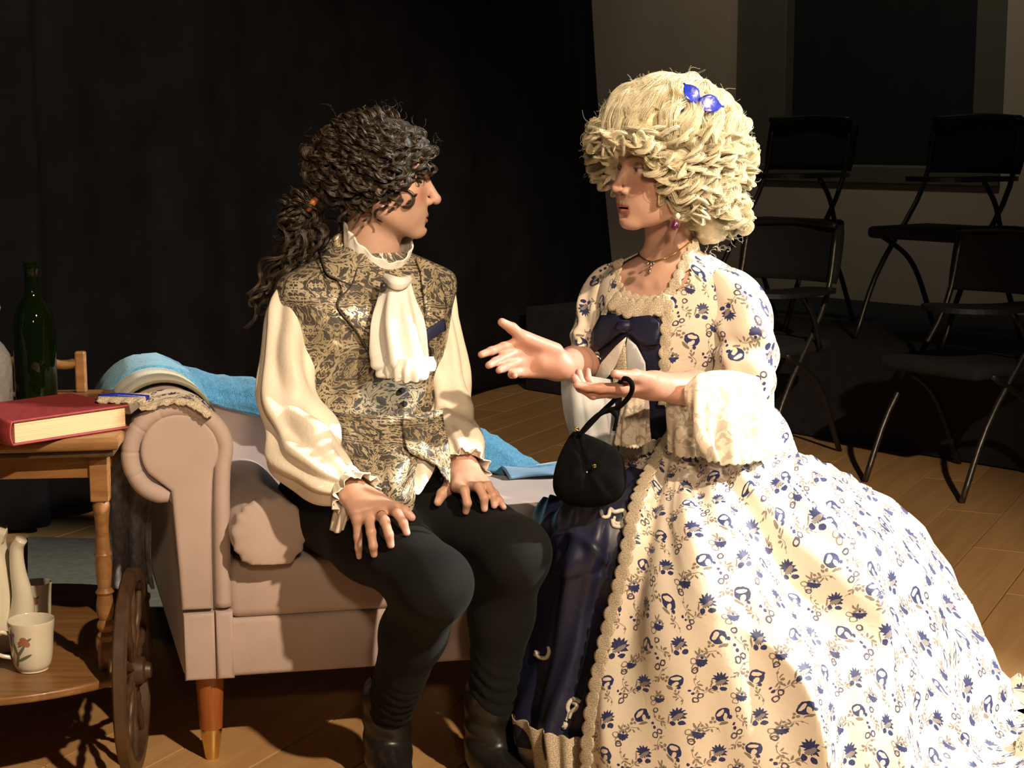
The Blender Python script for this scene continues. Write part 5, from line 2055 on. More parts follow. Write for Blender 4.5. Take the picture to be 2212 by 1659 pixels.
# body: head and neck, hands, hidden core
HM = Head((-0.264, 3.35, 1.200), (0.997, 0.075), math.radians(-4.5), math.radians(2), False, 0.0, 1.06, 1.02)


def man_head(P):
    d = HM.sdf(P)
    d = smin(d, d_cone(P, np.array([-0.285, 3.362, 1.13]), np.array([-0.292, 3.372, 0.99]), 0.055, 0.059), 0.022)
    return d


V, F = surface(man_head, HM.o - np.array([0.135, 0.135, 0.22]), HM.o + np.array([0.145, 0.135, 0.13]), 0.0022)
skinM = np.array([0.58, 0.37, 0.275])
cM = HM.colour(V, skinM, (0.58, 0.20, 0.16), (0.44, 0.20, 0.17), (0.05, 0.03, 0.02), (0.05, 0.03, 0.02))
partsM = [(V, F, cM)]


def on_thigh(px, py, off=0.0075):
    h = hit(BT, px, py, off)
    return h[0] if h else W(px, py, 2.95)


hN = Hand(wrN, W(806, 1112, 2.955), (-0.15, -0.25, 0.9), True,
          {'index': on_thigh(880, 1158), 'middle': on_thigh(849, 1182), 'ring': on_thigh(815, 1199), 'pinky': on_thigh(783, 1202)},
          (W(852, 1098, 2.985), on_thigh(886, 1128, 0.010)), elN, 1.0, (0.025, 0.024))
hF = Hand(wrF, W(1020, 1050, 3.105), (0.1, -0.25, 0.95), False,
          {'index': on_thigh(1010, 1110), 'middle': on_thigh(1048, 1106), 'ring': on_thigh(1068, 1100), 'pinky': on_thigh(1088, 1104)},
          (W(968, 1056, 3.12), on_thigh(951, 1090, 0.010)), elF, 1.0, (0.025, 0.022))
for hd in (hN, hF):
    V, F = hd.mesh()
    partsM.append((V, F, hd.colour(V, skinM * np.array([0.92, 0.84, 0.80]))))
core = cones_sdf([(Pc, Pc + (0.01, 0, 0.25), 0.095, 0.095), (Pc + (0.01, 0, 0.25), np.array([-0.30, 3.35, 0.95]), 0.095, 0.085), (np.array([-0.30, 3.36, 0.95]), np.array([-0.29, 3.37, 1.02]), 0.07, 0.045),
                  (shN + (0.02, 0.01, 0), elN, 0.026, 0.022), (shF + (-0.02, -0.01, 0), elF, 0.024, 0.020), (shN + (0.03, 0.015, 0), shF + (-0.03, -0.015, 0), 0.04, 0.04),
                  (hipN, kneeN, 0.075, 0.045), (hipF, kneeF, 0.075, 0.045), (kneeN, calfN, 0.04, 0.03), (kneeF, calfF, 0.04, 0.03), (calfN, ankN, 0.03, 0.02), (calfF, ankF, 0.03, 0.02)], 0.03)
V, F = surface(core, (-0.60, 2.75, 0.08), (0.12, 3.55, 1.08), 0.014)
partsM.append((V, F, np.tile(skinM, (len(V), 1))))
bodyM = join_parts('body', partsM, MAT['skin'], man)
# ring on the middle finger
j = hN.joints['middle']
rp = j[0] * 0.62 + j[1] * 0.38
ax = unit(j[1] - j[0])
th = np.linspace(0, 2 * PI, 24, endpoint=False)
n1 = unit(np.cross(ax, [0.3, 0.2, 1]))
n2 = np.cross(ax, n1)
G = np.array([[rp + (n1 * math.cos(a) + n2 * math.sin(a)) * r + ax * h for a in th] for r, h in ((0.0098, -0.0025), (0.0108, -0.002), (0.0108, 0.002), (0.0098, 0.0025))])
sheet('finger_ring', G, MAT['gold'], man, closed=True)


# ================================================================== THE WOMAN
wom = thing('person', 'seated woman in blue-flowered period gown and big pale curly wig, hands raised', 'person', (0.4, 3.35, 0.0))
WF = unit(np.array([-0.57, -0.82, 0]))
WL = np.cross([0, 0, 1.0], WF)
WTz = [(0.58, 0.320, 3.43, 0.135, 0.108), (0.63, 0.312, 3.415, 0.122, 0.098), (0.68, 0.308, 3.40, 0.120, 0.096), (0.75, 0.311, 3.38, 0.133, 0.106), (0.82, 0.318, 3.362, 0.148, 0.120), (0.88, 0.324, 3.352, 0.155, 0.122),
       (0.93, 0.329, 3.347, 0.160, 0.110), (0.97, 0.331, 3.346, 0.162, 0.093), (1.00, 0.332, 3.347, 0.150, 0.078), (1.022, 0.333, 3.349, 0.115, 0.066), (1.04, 0.334, 3.351, 0.075, 0.055)]
WT = Torso(WTz, WF, 2.2)


def torso_sdf(P, T_, shrink=0.0):
    r = T_.r
    z = np.clip(P[:, 2], r[0, 0], r[-1, 0])
    par = [np.interp(z, r[:, 0], r[:, k]) for k in range(1, 5)]
    q = P[:, :2] - np.stack([par[0], par[1]], 1)
    x = np.abs(q @ T_.l[:2]) / (par[2] - shrink)
    y = np.abs(q @ T_.f[:2]) / (par[3] - shrink)
    k = (x ** T_.p + y ** T_.p) ** (1 / T_.p)
    d = (k - 1) * (par[3] - shrink)
    d = np.maximum(d, P[:, 2] - r[-1, 0])
    return np.maximum(d * 0.8, r[0, 0] - P[:, 2])


HW = Head((0.302, 3.262, 1.220), (-0.885, -0.466), math.radians(0), math.radians(1), True, 0.0009, 0.92, 1.02)
neckA, neckB = np.array([0.312, 3.318, 1.135]), np.array([0.336, 3.352, 0.995])


def wom_head(P):
    d = HW.sdf(P)
    ch = torso_sdf(P, WT, 0.006)
    nk = d_cone(P, neckA, neckB, 0.045, 0.052)
    nk = smin(nk, d_cone(P, HW.world((0.052, -0.02, -0.055)), np.array([0.290, 3.305, 1.005]), 0.010, 0.009), 0.02)
    nk = smin(nk, ch, 0.040)
    # collar bones
    for s in (-1, 1):
        a = np.array([0.331, 3.347, 0.985]) + WF * 0.074 + WL * 0.018 * s
        b_ = np.array([0.331, 3.347, 1.004]) + WF * 0.038 + WL * 0.115 * s
        nk = smin(nk, d_cone(P, a, b_, 0.006, 0.006), 0.014)
    return smin(d, nk, 0.020)


V, F = surface(wom_head, (0.12, 3.15, 0.86), (0.53, 3.52, 1.345), 0.0026)
skinW = np.array([0.58, 0.355, 0.262])
cW = HW.colour(V, skinW, (0.60, 0.25, 0.19), (0.42, 0.13, 0.13), (0.16, 0.09, 0.05), (0.10, 0.09, 0.06))
partsW = [(V, F, cW)]
wrR, wrL = W(1208, 790, 3.145), W(1408, 833, 3.03)
elR, elL = np.array([0.158, 3.365, 0.815]), np.array([0.448, 3.195, 0.775])
hR = Hand(wrR, W(1122, 768, 3.105), (0.12, 1.0, -0.15), True,
          {'index': W(1040, 766, 3.055), 'middle': W(1056, 789, 3.035), 'ring': W(1078, 800, 3.03), 'pinky': W(1112, 812, 3.045)},
          (W(1128, 728, 3.10), W(1084, 696, 3.085)), elR, 1.0, (0.0245, 0.033))
hL = Hand(wrL, W(1322, 843, 2.985), (0.1, -0.30, -1.0), False,
          {'index': W(1246, 832, 2.93), 'middle': W(1241, 816, 2.955), 'ring': W(1250, 804, 2.98), 'pinky': W(1270, 801, 3.01)},
          (W(1372, 812, 2.965), W(1328, 808, 2.925)), elL, 1.0, (0.0245, 0.035))
for hd in (hR, hL):
    V, F = hd.mesh()
    partsW.append((V, F, hd.colour(V, skinW * np.array([0.84, 0.72, 0.70]), np.array([0.45, 0.18, 0.20]))))
hipW = np.array([0.36, 3.50, 0.535])
kR, kL = np.array([0.13, 3.14, 0.50]), np.array([0.31, 3.02, 0.50])
fR, fL = np.array([0.12, 3.10, 0.08]), np.array([0.33, 2.98, 0.08])
shR, shL = np.array([0.205, 3.435, 0.965]), np.array([0.452, 3.262, 0.965])
core = cones_sdf([(hipW, np.array([0.312, 3.41, 0.66]), 0.10, 0.075), (np.array([0.312, 3.41, 0.66]), np.array([0.322, 3.36, 0.85]), 0.075, 0.085), (shR, elR, 0.026, 0.022), (shL, elL, 0.030, 0.028), (shR + (0.03, -0.02, 0), shL + (-0.03, 0.02, 0), 0.036, 0.036),
                  (hipW - WL * 0.08, kR, 0.07, 0.045), (hipW + WL * 0.08, kL, 0.07, 0.045), (kR, fR, 0.042, 0.03), (kL, fL, 0.042, 0.03), (fR, fR + WF * 0.1, 0.03, 0.025), (fL, fL + WF * 0.1, 0.03, 0.025)], 0.03)
V, F = surface(core, (-0.05, 2.8, 0.03), (0.62, 3.65, 1.03), 0.014)
partsW.append((V, F, np.tile(skinW, (len(V), 1))))
bodyW = join_parts('body', partsW, MAT['skin'], wom)
BB = bvh_of(bodyW)

# bodice with open neckline
G = WT.grid(160, 110)
nv, nu = G.shape[:2]
th = ((np.linspace(0, 2 * PI, nu, endpoint=False) + PI) % (2 * PI)) - PI
zt = G[..., 2]
cen = G.mean(1, keepdims=True)
N = grid_normals(np.concatenate([G[:, -1:], G, G[:, :1]], 1))[:, 1:-1]
N *= np.sign(((G - cen) * N).sum(2).mean())
d = 0.004 + 0.003 * np.sin(th[None] * 14 + zt * 30) * np.exp(-((zt - 0.68) / 0.05) ** 2) + 0.0025 * np.sin(zt * 45 + th[None] * 6) * np.exp(-((zt - 0.80) / 0.08) ** 2)
G = G + N * d[..., None]
ta = np.where(th > 0, np.abs(th) * 0.62 / 0.40, np.abs(th) * 0.62 / 0.56)
top = np.where(ta < 0.62, 0.962 + 0.02 * (ta / 0.62) ** 4, np.where(ta < 1.15, 0.982 + (ta - 0.62) / 0.53 * 0.07, 1.10))
uvb = np.stack([np.broadcast_to(th * 0.145, zt.shape), zt], -1).reshape(-1, 2)
Fq = grid_faces(nv, nu, True)
zc = zt.reshape(-1)[Fq].mean(1)
tc = top[Fq[:, 0] % nu]
keep = zc < tc
wrap = np.abs(uvb[Fq][:, :, 0].max(1) - uvb[Fq][:, :, 0].min(1)) < 0.3
bod = mobj('bodice', G.reshape(-1, 3), Fq[keep], MAT['floral'], wom, uv=uvb)
BBod = bvh_of(bod)

# sleeves
slL = sleeve('sleeve', [(0.400, 3.295, 0.985), (0.440, 3.262, 0.965), (0.463, 3.238, 0.915), (0.470, 3.222, 0.86), (0.464, 3.205, 0.80), (0.450, 3.195, 0.765)],
             [0.040, 0.055, 0.060, 0.061, 0.062, 0.061], MAT['floral'], wom, 80, 80, 0.0035, 5, 4, cross=0.003)
slR = sleeve('sleeve', [(0.235, 3.415, 0.985), (0.208, 3.432, 0.965), (0.188, 3.425, 0.915), (0.178, 3.40, 0.86), (0.166, 3.375, 0.82), (0.155, 3.35, 0.80)],
             [0.038, 0.048, 0.050, 0.050, 0.049, 0.048], MAT['floral'], wom, 80, 70, 0.004, 6, 14, cross=0.003)


def flounce(name, rowsp, nu_, nv_, amp, freq, mat, parent, seed=0, thick=0.001):
    G = ctrl_grid([[W(*p) for p in r] for r in rowsp], nu_, nv_)
    u = np.linspace(0, 1, nu_)[None]
    t = np.linspace(0, 1, nv_)[:, None]
    d = amp * (np.sin(u * freq + seed + 1.3 * np.sin(t * 2.2 + seed)) + 0.45 * np.sin(u * freq * 2.3 + 2 + t * 3)) * np.clip(t * 1.6, 0.08, 1)
    G = G + grid_normals(G) * d[..., None]
    # scalloped lower edge
    G[-3:, :, 2] -= 0.004 * np.abs(np.sin(u[0] * 46))[None] * np.array([0.3, 0.7, 1.0])[:, None]
    return sheet(name, G, mat, parent, thick=thick)


flounce('lace_flounce', [
    [(1478, 835, 3.035), (1515, 806, 3.04), (1570, 800, 3.075), (1630, 812, 3.13), (1672, 838, 3.22)],
    [(1478, 870, 3.02), (1520, 872, 3.00), (1580, 880, 3.035), (1640, 892, 3.10), (1680, 900, 3.21)],
    [(1492, 925, 3.02), (1528, 940, 2.98), (1585, 950, 3.01), (1645, 950, 3.08), (1692, 945, 3.19)],
    [(1528, 978, 3.03), (1550, 994, 2.975), (1595, 1002, 3.00), (1650, 990, 3.07), (1705, 968, 3.18)]], 110, 50, 0.010, 19, MAT['lace_sheer'], slL, 0.6)
flounce('lace_flounce_lining', [
    [(1440, 862, 3.10), (1500, 850, 3.09), (1560, 850, 3.12), (1620, 855, 3.17)],
    [(1437, 910, 3.10), (1490, 920, 3.07), (1560, 920, 3.10), (1630, 915, 3.16)],
    [(1440, 975, 3.11), (1490, 985, 3.07), (1560, 985, 3.10), (1640, 970, 3.16)]], 80, 40, 0.008, 15, MAT['lace_sheer'], slL, 2.0)
ruffle('elbow_frill', np.array([0.452, 3.197, 0.778]), np.array([-0.5, -0.25, -0.8]), 0.060, 0.066, 0.030, MAT['lace'], slL, 20, 0.004, seed=8)
flounce('lace_flounce', [
    [(1212, 815, 3.30), (1245, 808, 3.25), (1290, 815, 3.26), (1320, 820, 3.30)],
    [(1212, 862, 3.30), (1250, 868, 3.23), (1295, 868, 3.24), (1330, 860, 3.29)],
    [(1222, 920, 3.30), (1262, 930, 3.23), (1305, 925, 3.24), (1335, 905, 3.29)],
    [(1243, 965, 3.30), (1278, 988, 3.24), (1312, 985, 3.25), (1342, 950, 3.29)]], 70, 46, 0.006, 13, MAT['plain_sleeve_lining'], slR, 1.0, 0.002)

# overskirt
rows = [
    [W(1437, 946, 3.27), W(1478, 916, 3.265), W(1515, 893, 3.285), W(1540, 882, 3.335), W(1548, 878, 3.41)],
    [W(1436, 955, 3.235), W(1500, 930, 3.205), W(1580, 918, 3.24), W(1640, 905, 3.31), W(1682, 895, 3.40)],
    [W(1398, 1025, 3.12), W(1485, 1035, 3.065), W(1585, 1020, 3.10), W(1675, 1000, 3.22), W(1735, 1020, 3.42)],
    [W(1368, 1100, 3.02), W(1480, 1130, 2.945), W(1620, 1110, 2.98), W(1760, 1080, 3.13), W(1852, 1064, 3.45)],
    [W(1343, 1210, 2.97), W(1490, 1245, 2.87), W(1660, 1235, 2.89), W(1845, 1195, 3.04), W(1975, 1152, 3.46)],
    [W(1308, 1340, 2.95), W(1490, 1375, 2.82), W(1690, 1375, 2.83), W(1905, 1345, 2.98), W(2078, 1318, 3.46)],
    [W(1280, 1470, 2.93), W(1490, 1505, 2.78), W(1710, 1515, 2.78), W(1955, 1495, 2.92), W(2136, 1485, 3.45)],
    [W(1258, 1610, 2.90), W(1480, 1650, 2.74), W(1725, 1670, 2.73), W(1985, 1650, 2.87), W(2206, 1618, 3.42)],
    [W(1248, 1760, 2.87), W(1475, 1830, 2.70), W(1735, 1850, 2.69), W(2020, 1810, 2.83), W(2290, 1705, 3.40)]]
for i, r in enumerate(rows):
    last = r[-1]
    w = (0.02, 0.09, 0.14, 0.2, 0.26, 0.30, 0.32, 0.34, 0.36)[i]
    r.append(last + np.array([-0.05 - 0.1 * w, w * 1.0, 0.01]))
    j_ = max(i - 1, 0)
    r.append(np.array([0.40 - 0.03 * (i == 0), 3.49 + 0.04 * j_ + w, last[2] + 0.01]))
    r.append(np.array([0.24, 3.46 + 0.02 * j_ + w * 0.6, last[2]]))
for p in rows[-1]:
    p[2] = max(p[2], 0.008)
nu, nv = 260, 170
G = ctrl_grid(rows, nu, nv)
u = np.linspace(0, 1, nu)[None]
t = np.linspace(0, 1, nv)[:, None]
N = grid_normals(G)
if (N[60, 60] @ np.array([0, -1, 0])) < 0:
    N = -N
env = np.clip((t - 0.02) / 0.25, 0, 1) * np.clip(u / 0.04, 0, 1)
uu = u + 0.05 * np.sin(t * 3.0 + u * 7) - 0.10 * t * (1 - u) * u * 2
f1 = np.sin(uu * PI * 9.5 + 0.6 + 1.2 * np.sin(u * 11 + 0.7))
f1 = (1.0 - 2.0 * np.abs(f1) ** 0.9) * (0.65 + 0.35 * np.sin(u * 17 + 4 * t))
f2 = np.sin(uu * 2 * PI * 15.5 + 2.0 + 3 * t)
swoop = np.exp(-(((u - 0.42) - 0.30 * (t - 0.35)) / 0.022) ** 2) + 0.9 * np.exp(-(((u - 0.30) - 0.36 * (t - 0.30)) / 0.018) ** 2) + 0.8 * np.exp(-(((u - 0.52) - 0.16 * (t - 0.45)) / 0.02) ** 2)
mass = 0.010 * np.sin(t * 9 + u * 21) + 0.006 * np.sin(t * 17 - u * 33 + 1)
d = env * (0.034 * f1 * (0.3 + t) * (0.6 + 0.8 * np.clip((u - 0.2) * 5, 0, 1)) + 0.006 * f2 + 0.024 * swoop * np.clip(t * 3, 0, 1) * np.clip((1 - t) * 5, 0, 1) + mass * 0.8)
G = G + N * d[..., None]
G[..., 2] = np.maximum(G[..., 2], 0.006)
# unrolled-cone uv so the print keeps its size
sv = np.concatenate([np.zeros((1, nu)), np.cumsum(np.linalg.norm(np.diff(G, axis=0), axis=2), 0)], 0)
k0 = int(nu * 0.28)
svr = sv[:, k0] + 0.25
su = np.concatenate([np.zeros((nv, 1)), np.cumsum(np.linalg.norm(np.diff(G, axis=1), axis=2), 1)], 1)
su = su - su[:, k0:k0 + 1]
ph = su / (svr[:, None] + 0.15)
uvs = np.stack([(svr[:, None] + 0.15) * np.sin(ph), -(svr[:, None] + 0.15) * np.cos(ph)], -1).reshape(-1, 2)
osk = sheet('overskirt', G, MAT['floral'], wom, uv=uvs, thick=0.002)
BS = bvh_of(osk)
edgeL, edgeN = G[2:, 3], N[2:, 3]
edgeN = edgeN + np.array([-0.3, -0.3, 0.0])
edgeN /= np.linalg.norm(edgeN, axis=1, keepdims=True)
lace_strip('lace_trim', (edgeL + edgeN * 0.006, edgeN), 0.036, None, MAT['lace'], osk, pix=False, scallop=0.027, depth=0.5, side=1, both=True, wave=0.001, thick=0.002)

# petticoat
rows = [[W(*p) for p in r] for r in (
    [(1175, 1078, 3.45), (1210, 1072, 3.33), (1290, 1040, 3.27), (1370, 1015, 3.23), (1440, 985, 3.27)],
    [(1150, 1135, 3.40), (1175, 1125, 3.20), (1230, 1105, 3.10), (1310, 1085, 3.06), (1400, 1070, 3.12)],
    [(1140, 1200, 3.38), (1162, 1190, 3.16), (1215, 1195, 3.03), (1300, 1195, 2.99), (1390, 1185, 3.04)],
    [(1140, 1290, 3.36), (1165, 1285, 3.16), (1205, 1295, 3.04), (1280, 1305, 3.00), (1365, 1300, 3.02)],
    [(1110, 1400, 3.34), (1140, 1400, 3.16), (1190, 1415, 3.04), (1255, 1425, 2.98), (1335, 1420, 2.99)],
    [(1085, 1495, 3.32), (1108, 1500, 3.15), (1160, 1522, 3.03), (1222, 1535, 2.96), (1300, 1535, 2.96)],
    [(1070, 1548, 3.31), (1098, 1550, 3.14), (1150, 1582, 3.01), (1205, 1600, 2.95), (1290, 1610, 2.94)],
    [(1065, 1580, 3.31), (1100, 1590, 3.13), (1155, 1625, 3.00), (1210, 1645, 2.94), (1295, 1660, 2.93)])]
nu, nv = 120, 130
G = ctrl_grid(rows, nu, nv)
N = grid_normals(G)
if N[60, 60] @ np.array([0, -1, 0]) < 0:
    N = -N
u = np.linspace(0, 1, nu)[None]
t = np.linspace(0, 1, nv)[:, None]
d = 0.010 * np.sin(u * 21 + 1.2 * np.sin(t * 4) + 0.5) * np.clip((t - 0.12) * 3, 0, 1) + 0.010 * np.exp(-((t - 0.27 - 0.05 * np.sin(u * 9)) / 0.018) ** 2) * (u < 0.8) + 0.006 * np.sin(t * 22 + u * 12) * (t < 0.35) + 0.004 * np.sin(u * 45 + 3 * t)
G = G + N * d[..., None]
pet = sheet('petticoat', G, MAT['navy_satin'], wom, thick=0.002)
BP = bvh_of(pet)
# broad lace hem of the petticoat
rows = [[W(*p) for p in r] for r in (
    [(1060, 1535, 3.30), (1096, 1542, 3.125), (1150, 1572, 2.995), (1205, 1592, 2.935), (1290, 1602, 2.925)],
    [(1080, 1600, 3.28), (1112, 1600, 3.11), (1165, 1630, 2.98), (1215, 1650, 2.92), (1295, 1665, 2.91)],
    [(1110, 1690, 3.25), (1140, 1690, 3.09), (1180, 1720, 2.96), (1225, 1740, 2.90), (1300, 1760, 2.89)]) ]
G = ctrl_grid(rows, 160, 40)
u = np.linspace(0, 1, 160)[None]
t = np.linspace(0, 1, 40)[:, None]
N = grid_normals(G)
if N[20, 60] @ np.array([0, -1, 0]) < 0:
    N = -N
G = G + N * (0.006 * np.sin(u * 40 + 2 * t) + 0.002)[..., None]
G[:3, :, 2] += 0.006 * np.abs(np.sin(np.linspace(0, 34, 160)))[None] * np.array([1, 0.6, 0.2])[:, None]
G[..., 2] = np.maximum(G[..., 2], 0.006)
sheet('lace_hem', G, MAT['lace'], pet, thick=0.0015)


def scroll(pts, r=0.0042):
    L = [hit(BP, p[0], p[1], 0.003) for p in catmull(np.array(pts, float), 40)]
    L = [h[0] for h in L if h]
    if len(L) > 4:
        tube('cord_embroidery', L, [r * 0.8, r, r, r * 0.7], MAT['cord_white'], pet, 8, 50)


scroll([(1298, 1105), (1302, 1118), (1314, 1116), (1318, 1102), (1328, 1108), (1346, 1105), (1348, 1120), (1338, 1132), (1326, 1128), (1328, 1118)])
scroll([(1322, 1124), (1326, 1136), (1340, 1138), (1349, 1128)])
scroll([(1158, 1412), (1168, 1420), (1182, 1420), (1188, 1408), (1186, 1396)])
scroll([(1160, 1408), (1164, 1412), (1158, 1415)], 0.005)
scroll([(1255, 1516), (1246, 1511), (1232, 1513), (1225, 1527), (1229, 1543), (1222, 1556)])
scroll([(1232, 1552), (1238, 1538), (1246, 1530), (1248, 1522), (1241, 1520)])
scroll([(1216, 1562), (1223, 1565), (1219, 1571), (1215, 1566)], 0.005)

# front of the bodice: stomacher, bow, lace
patch('stomacher', [(1300, 672), (1360, 684), (1425, 684), (1440, 720), (1438, 800), (1434, 860), (1442, 915), (1420, 965), (1350, 975), (1300, 930), (1286, 850), (1284, 760)], BBod, MAT['navy_satin'], bod, 0.003, 0.002)
bowG = thing  # noqa
bow = patch('bow', [(1358, 700), (1340, 684), (1312, 684), (1296, 715), (1292, 760), (1312, 750), (1345, 722), (1360, 716), (1378, 728), (1402, 745), (1428, 740), (1430, 700), (1412, 684), (1380, 688)], BBod, MAT['navy_satin'], bod, 0.014, 0.008)
tube('bow_knot', [hit(BBod, 1350, 706, 0.018)[0], hit(BBod, 1360, 708, 0.022)[0], hit(BBod, 1372, 706, 0.018)[0]], [0.010, 0.013, 0.010], MAT['navy_satin'], bow or bod, 12, 12)
patch('bow_tail', [(1360, 728), (1352, 760), (1330, 800), (1300, 835), (1290, 815), (1310, 780), (1340, 745)], BBod, MAT['jabot'], bod, 0.012, 0.003)
patch('bow_tail', [(1362, 728), (1380, 745), (1398, 780), (1402, 830), (1375, 830), (1358, 820), (1356, 770)], BBod, MAT['plain_sleeve_lining'], bod, 0.010, 0.003)
patch('bow_tail', [(1358, 735), (1362, 800), (1356, 835), (1330, 835), (1338, 790)], BBod, MAT['lace'], bod, 0.013, 0.003)
BN = bvh_of(bod, bodyW)
lace_strip('neckline_lace', [(1342, 550), (1336, 600), (1346, 635), (1380, 652), (1415, 652), (1446, 640), (1466, 603), (1486, 560), (1505, 512)], 0.028, BN, MAT['lace'], bod, 0.007, 0.022, 0.5, 1, 0.002, both=True)
lace_strip('neckline_lace', [(1328, 650), (1360, 668), (1400, 670), (1440, 660)], 0.044, BBod, MAT['lace'], bod, 0.009, 0.022, 0.4, 1, 0.003, both=True)
lace_strip('front_lace', [(1448, 650), (1440, 720), (1437, 780), (1434, 830), (1436, 870)], 0.026, BBod, MAT['lace'], bod, 0.007, 0.024, 0.5, 1, 0.002, both=True)
lace_strip('front_lace', [(1322, 640), (1304, 700), (1290, 770), (1284, 850)], 0.020, BBod, MAT['lace'], bod, 0.007, 0.024, 0.5, 1, 0.002, both=True)
# lace frill falling below the bow and little side frill at the waist
flounce('waist_frill', [
    [(1345, 850, 3.235), (1372, 846, 3.215), (1400, 850, 3.225)], [(1335, 900, 3.215), (1372, 900, 3.19), (1405, 895, 3.205)], [(1325, 958, 3.20), (1375, 965, 3.17), (1408, 945, 3.19)]], 50, 36, 0.007, 12, MAT['lace_sheer'], bod, 0.3)
lace_strip('waist_lace', [(1352, 972), (1385, 965), (1412, 955), (1440, 945)], 0.030, BBod, MAT['lace'], bod, 0.02, 0.016, 0.4, 1, 0.003, both=True)

# necklace
L = []
for p in catmull(np.array([(1503, 508), (1480, 530), (1455, 548), (1428, 560), (1409, 566), (1393, 560), (1380, 548), (1372, 536)], float), 46):
    h = hit(BB, p[0], p[1], 0.0022)
    if h:
        L.append(h[0])
neck = tube('necklace', L, 0.0013, MAT['gold'], wom, 6, 90, disp=lambda G: 0.0008 * np.sin(np.linspace(0, 300, G.shape[0]))[:, None] * np.ones((1, G.shape[1])))
pc = hit(BB, 1408, 578, 0.004)[0]
for dx, dz, r in ((0, 0.006, 0.0030), (0.006, 0.008, 0.0028), (-0.006, 0.008, 0.0028), (0.0, -0.001, 0.0032), (-0.002, -0.008, 0.0036)):
    lathe('pendant', [(0, -r), (r * 0.7, -r * 0.7), (r, 0), (r * 0.7, r * 0.7), (0, r)], MAT['silver'], neck, pc + np.array([dx, -0.002, dz]), 10)
# earring
ep = W(1464, 462, 3.165)
ear = lathe('earring', [(0, -0.007), (0.004, -0.004), (0.0055, 0.0), (0.004, 0.004), (0, 0.007)], MAT['crystal'], wom, ep + np.array([0, -0.004, -0.004]), 8)
lathe('earring_drop', catmull(np.array([(0, -0.012), (0.006, -0.008), (0.007, -0.002), (0.004, 0.006), (0, 0.010)]), 14), MAT['garnet'], ear, ep + np.array([-0.006, -0.008, -0.020]), 12)
tube('earring_hook', [ep + np.array([0, -0.003, 0.004]), ep + np.array([-0.002, -0.006, -0.004]), ep + np.array([-0.005, -0.008, -0.012])], 0.0009, MAT['gold'], ear, 6, 8)

# ------------------------------------------------------------------ velvet pouch hanging from her hand
pur = thing('drawstring_pouch', 'black velvet pouch handbag hanging from her hand onto her lap', 'bag', tuple(W(1275, 1085, 3.0)))
outl = smooth_poly([(1240, 932), (1262, 936), (1330, 968), (1350, 1008), (1352, 1050), (1335, 1080), (1290, 1096), (1235, 1092), (1204, 1074), (1194, 1045), (1202, 1000), (1222, 955)], 60)
cx, cy = outl.mean(0)
rings = []
prof = [(1.0, 0.0), (0.97, 0.35), (0.88, 0.65), (0.70, 0.88), (0.45, 0.97), (0.2, 1.0), (0.02, 1.0)]
for sgn in (1, -1):
    seq = prof if sgn == 1 else prof[1:]
    R_ = []
    for k, dep in (reversed(seq) if sgn == 1 else seq):
        ring = []
        for i, p in enumerate(outl):
            x, y = cx + (p[0] - cx) * k, cy + (p[1] - cy) * k
            low = np.clip((y - 930) / 120, 0.25, 1)
            crease = 0.0025 * math.sin(math.atan2(y - 925, x - 1245) * 22) * dep
            ring.append(W(x, y, 2.985 - sgn * (0.034 * dep * low + crease)))
        R_.append(ring)
    rings += R_
sheet('pouch', np.array(rings), MAT['velvet_black'], pur, closed=True)
stp = [W(1252, 940, 2.975), W(1275, 912, 2.97), W(1300, 892, 2.965), W(1335, 880, 2.955), W(1358, 858, 2.94), W(1366, 838, 2.925), W(1360, 822, 2.915), W(1346, 818, 2.93), W(1338, 830, 2.96), W(1330, 860, 2.985), W(1300, 890, 2.985), W(1262, 930, 2.985), W(1245, 945, 2.985)]
tube('strap', stp, 0.0048, MAT['velvet_black'], pur, 8, 90)
tube('strap_tassel', [W(1318, 884, 2.955), W(1328, 892, 2.95), W(1332, 905, 2.95), W(1326, 930, 2.955)], [0.006, 0.006, 0.004, 0.003], MAT['velvet_black'], pur, 8, 16)
lathe('clasp_bead', [(0, -0.004), (0.003, -0.003), (0.004, 0), (0.003, 0.003), (0, 0.004)], MAT['gold'], pur, W(1284, 1006, 2.946), 10)
tube('top_charm', [W(1243, 932, 2.965), W(1246, 922, 2.965), W(1250, 930, 2.965), W(1240, 926, 2.965)], 0.0016, MAT['gold'], pur, 6, 16)


# ================================================================== HAIR (real strands)
def strands_object(name, arrs, radii, mat, parent):
    """arrs: list of (m,k,3) strand blocks (world), radii: per block (k,) profile"""
    sizes, pos, rad = [], [], []
    for A, r in zip(arrs, radii):
        m, k, _ = A.shape
        sizes += [k] * m
        pos.append(A.reshape(-1, 3))
        rad.append(np.tile(r, m))
    pos = np.vstack(pos) - ORG[parent.name]
    rad = np.concatenate(rad)
    hc = bpy.data.hair_curves.new(name)
    hc.add_curves(sizes)
    hc.attributes['position'].data.foreach_set('vector', pos.astype(np.float32).ravel())
    ra = hc.attributes.get('radius') or hc.attributes.new('radius', 'FLOAT', 'POINT')
    ra.data.foreach_set('value', rad.astype(np.float32))
    hc.materials.append(mat)
    o = link(name, hc, parent)
    print(name, 'strands', len(sizes), 'points', len(pos))
    return o


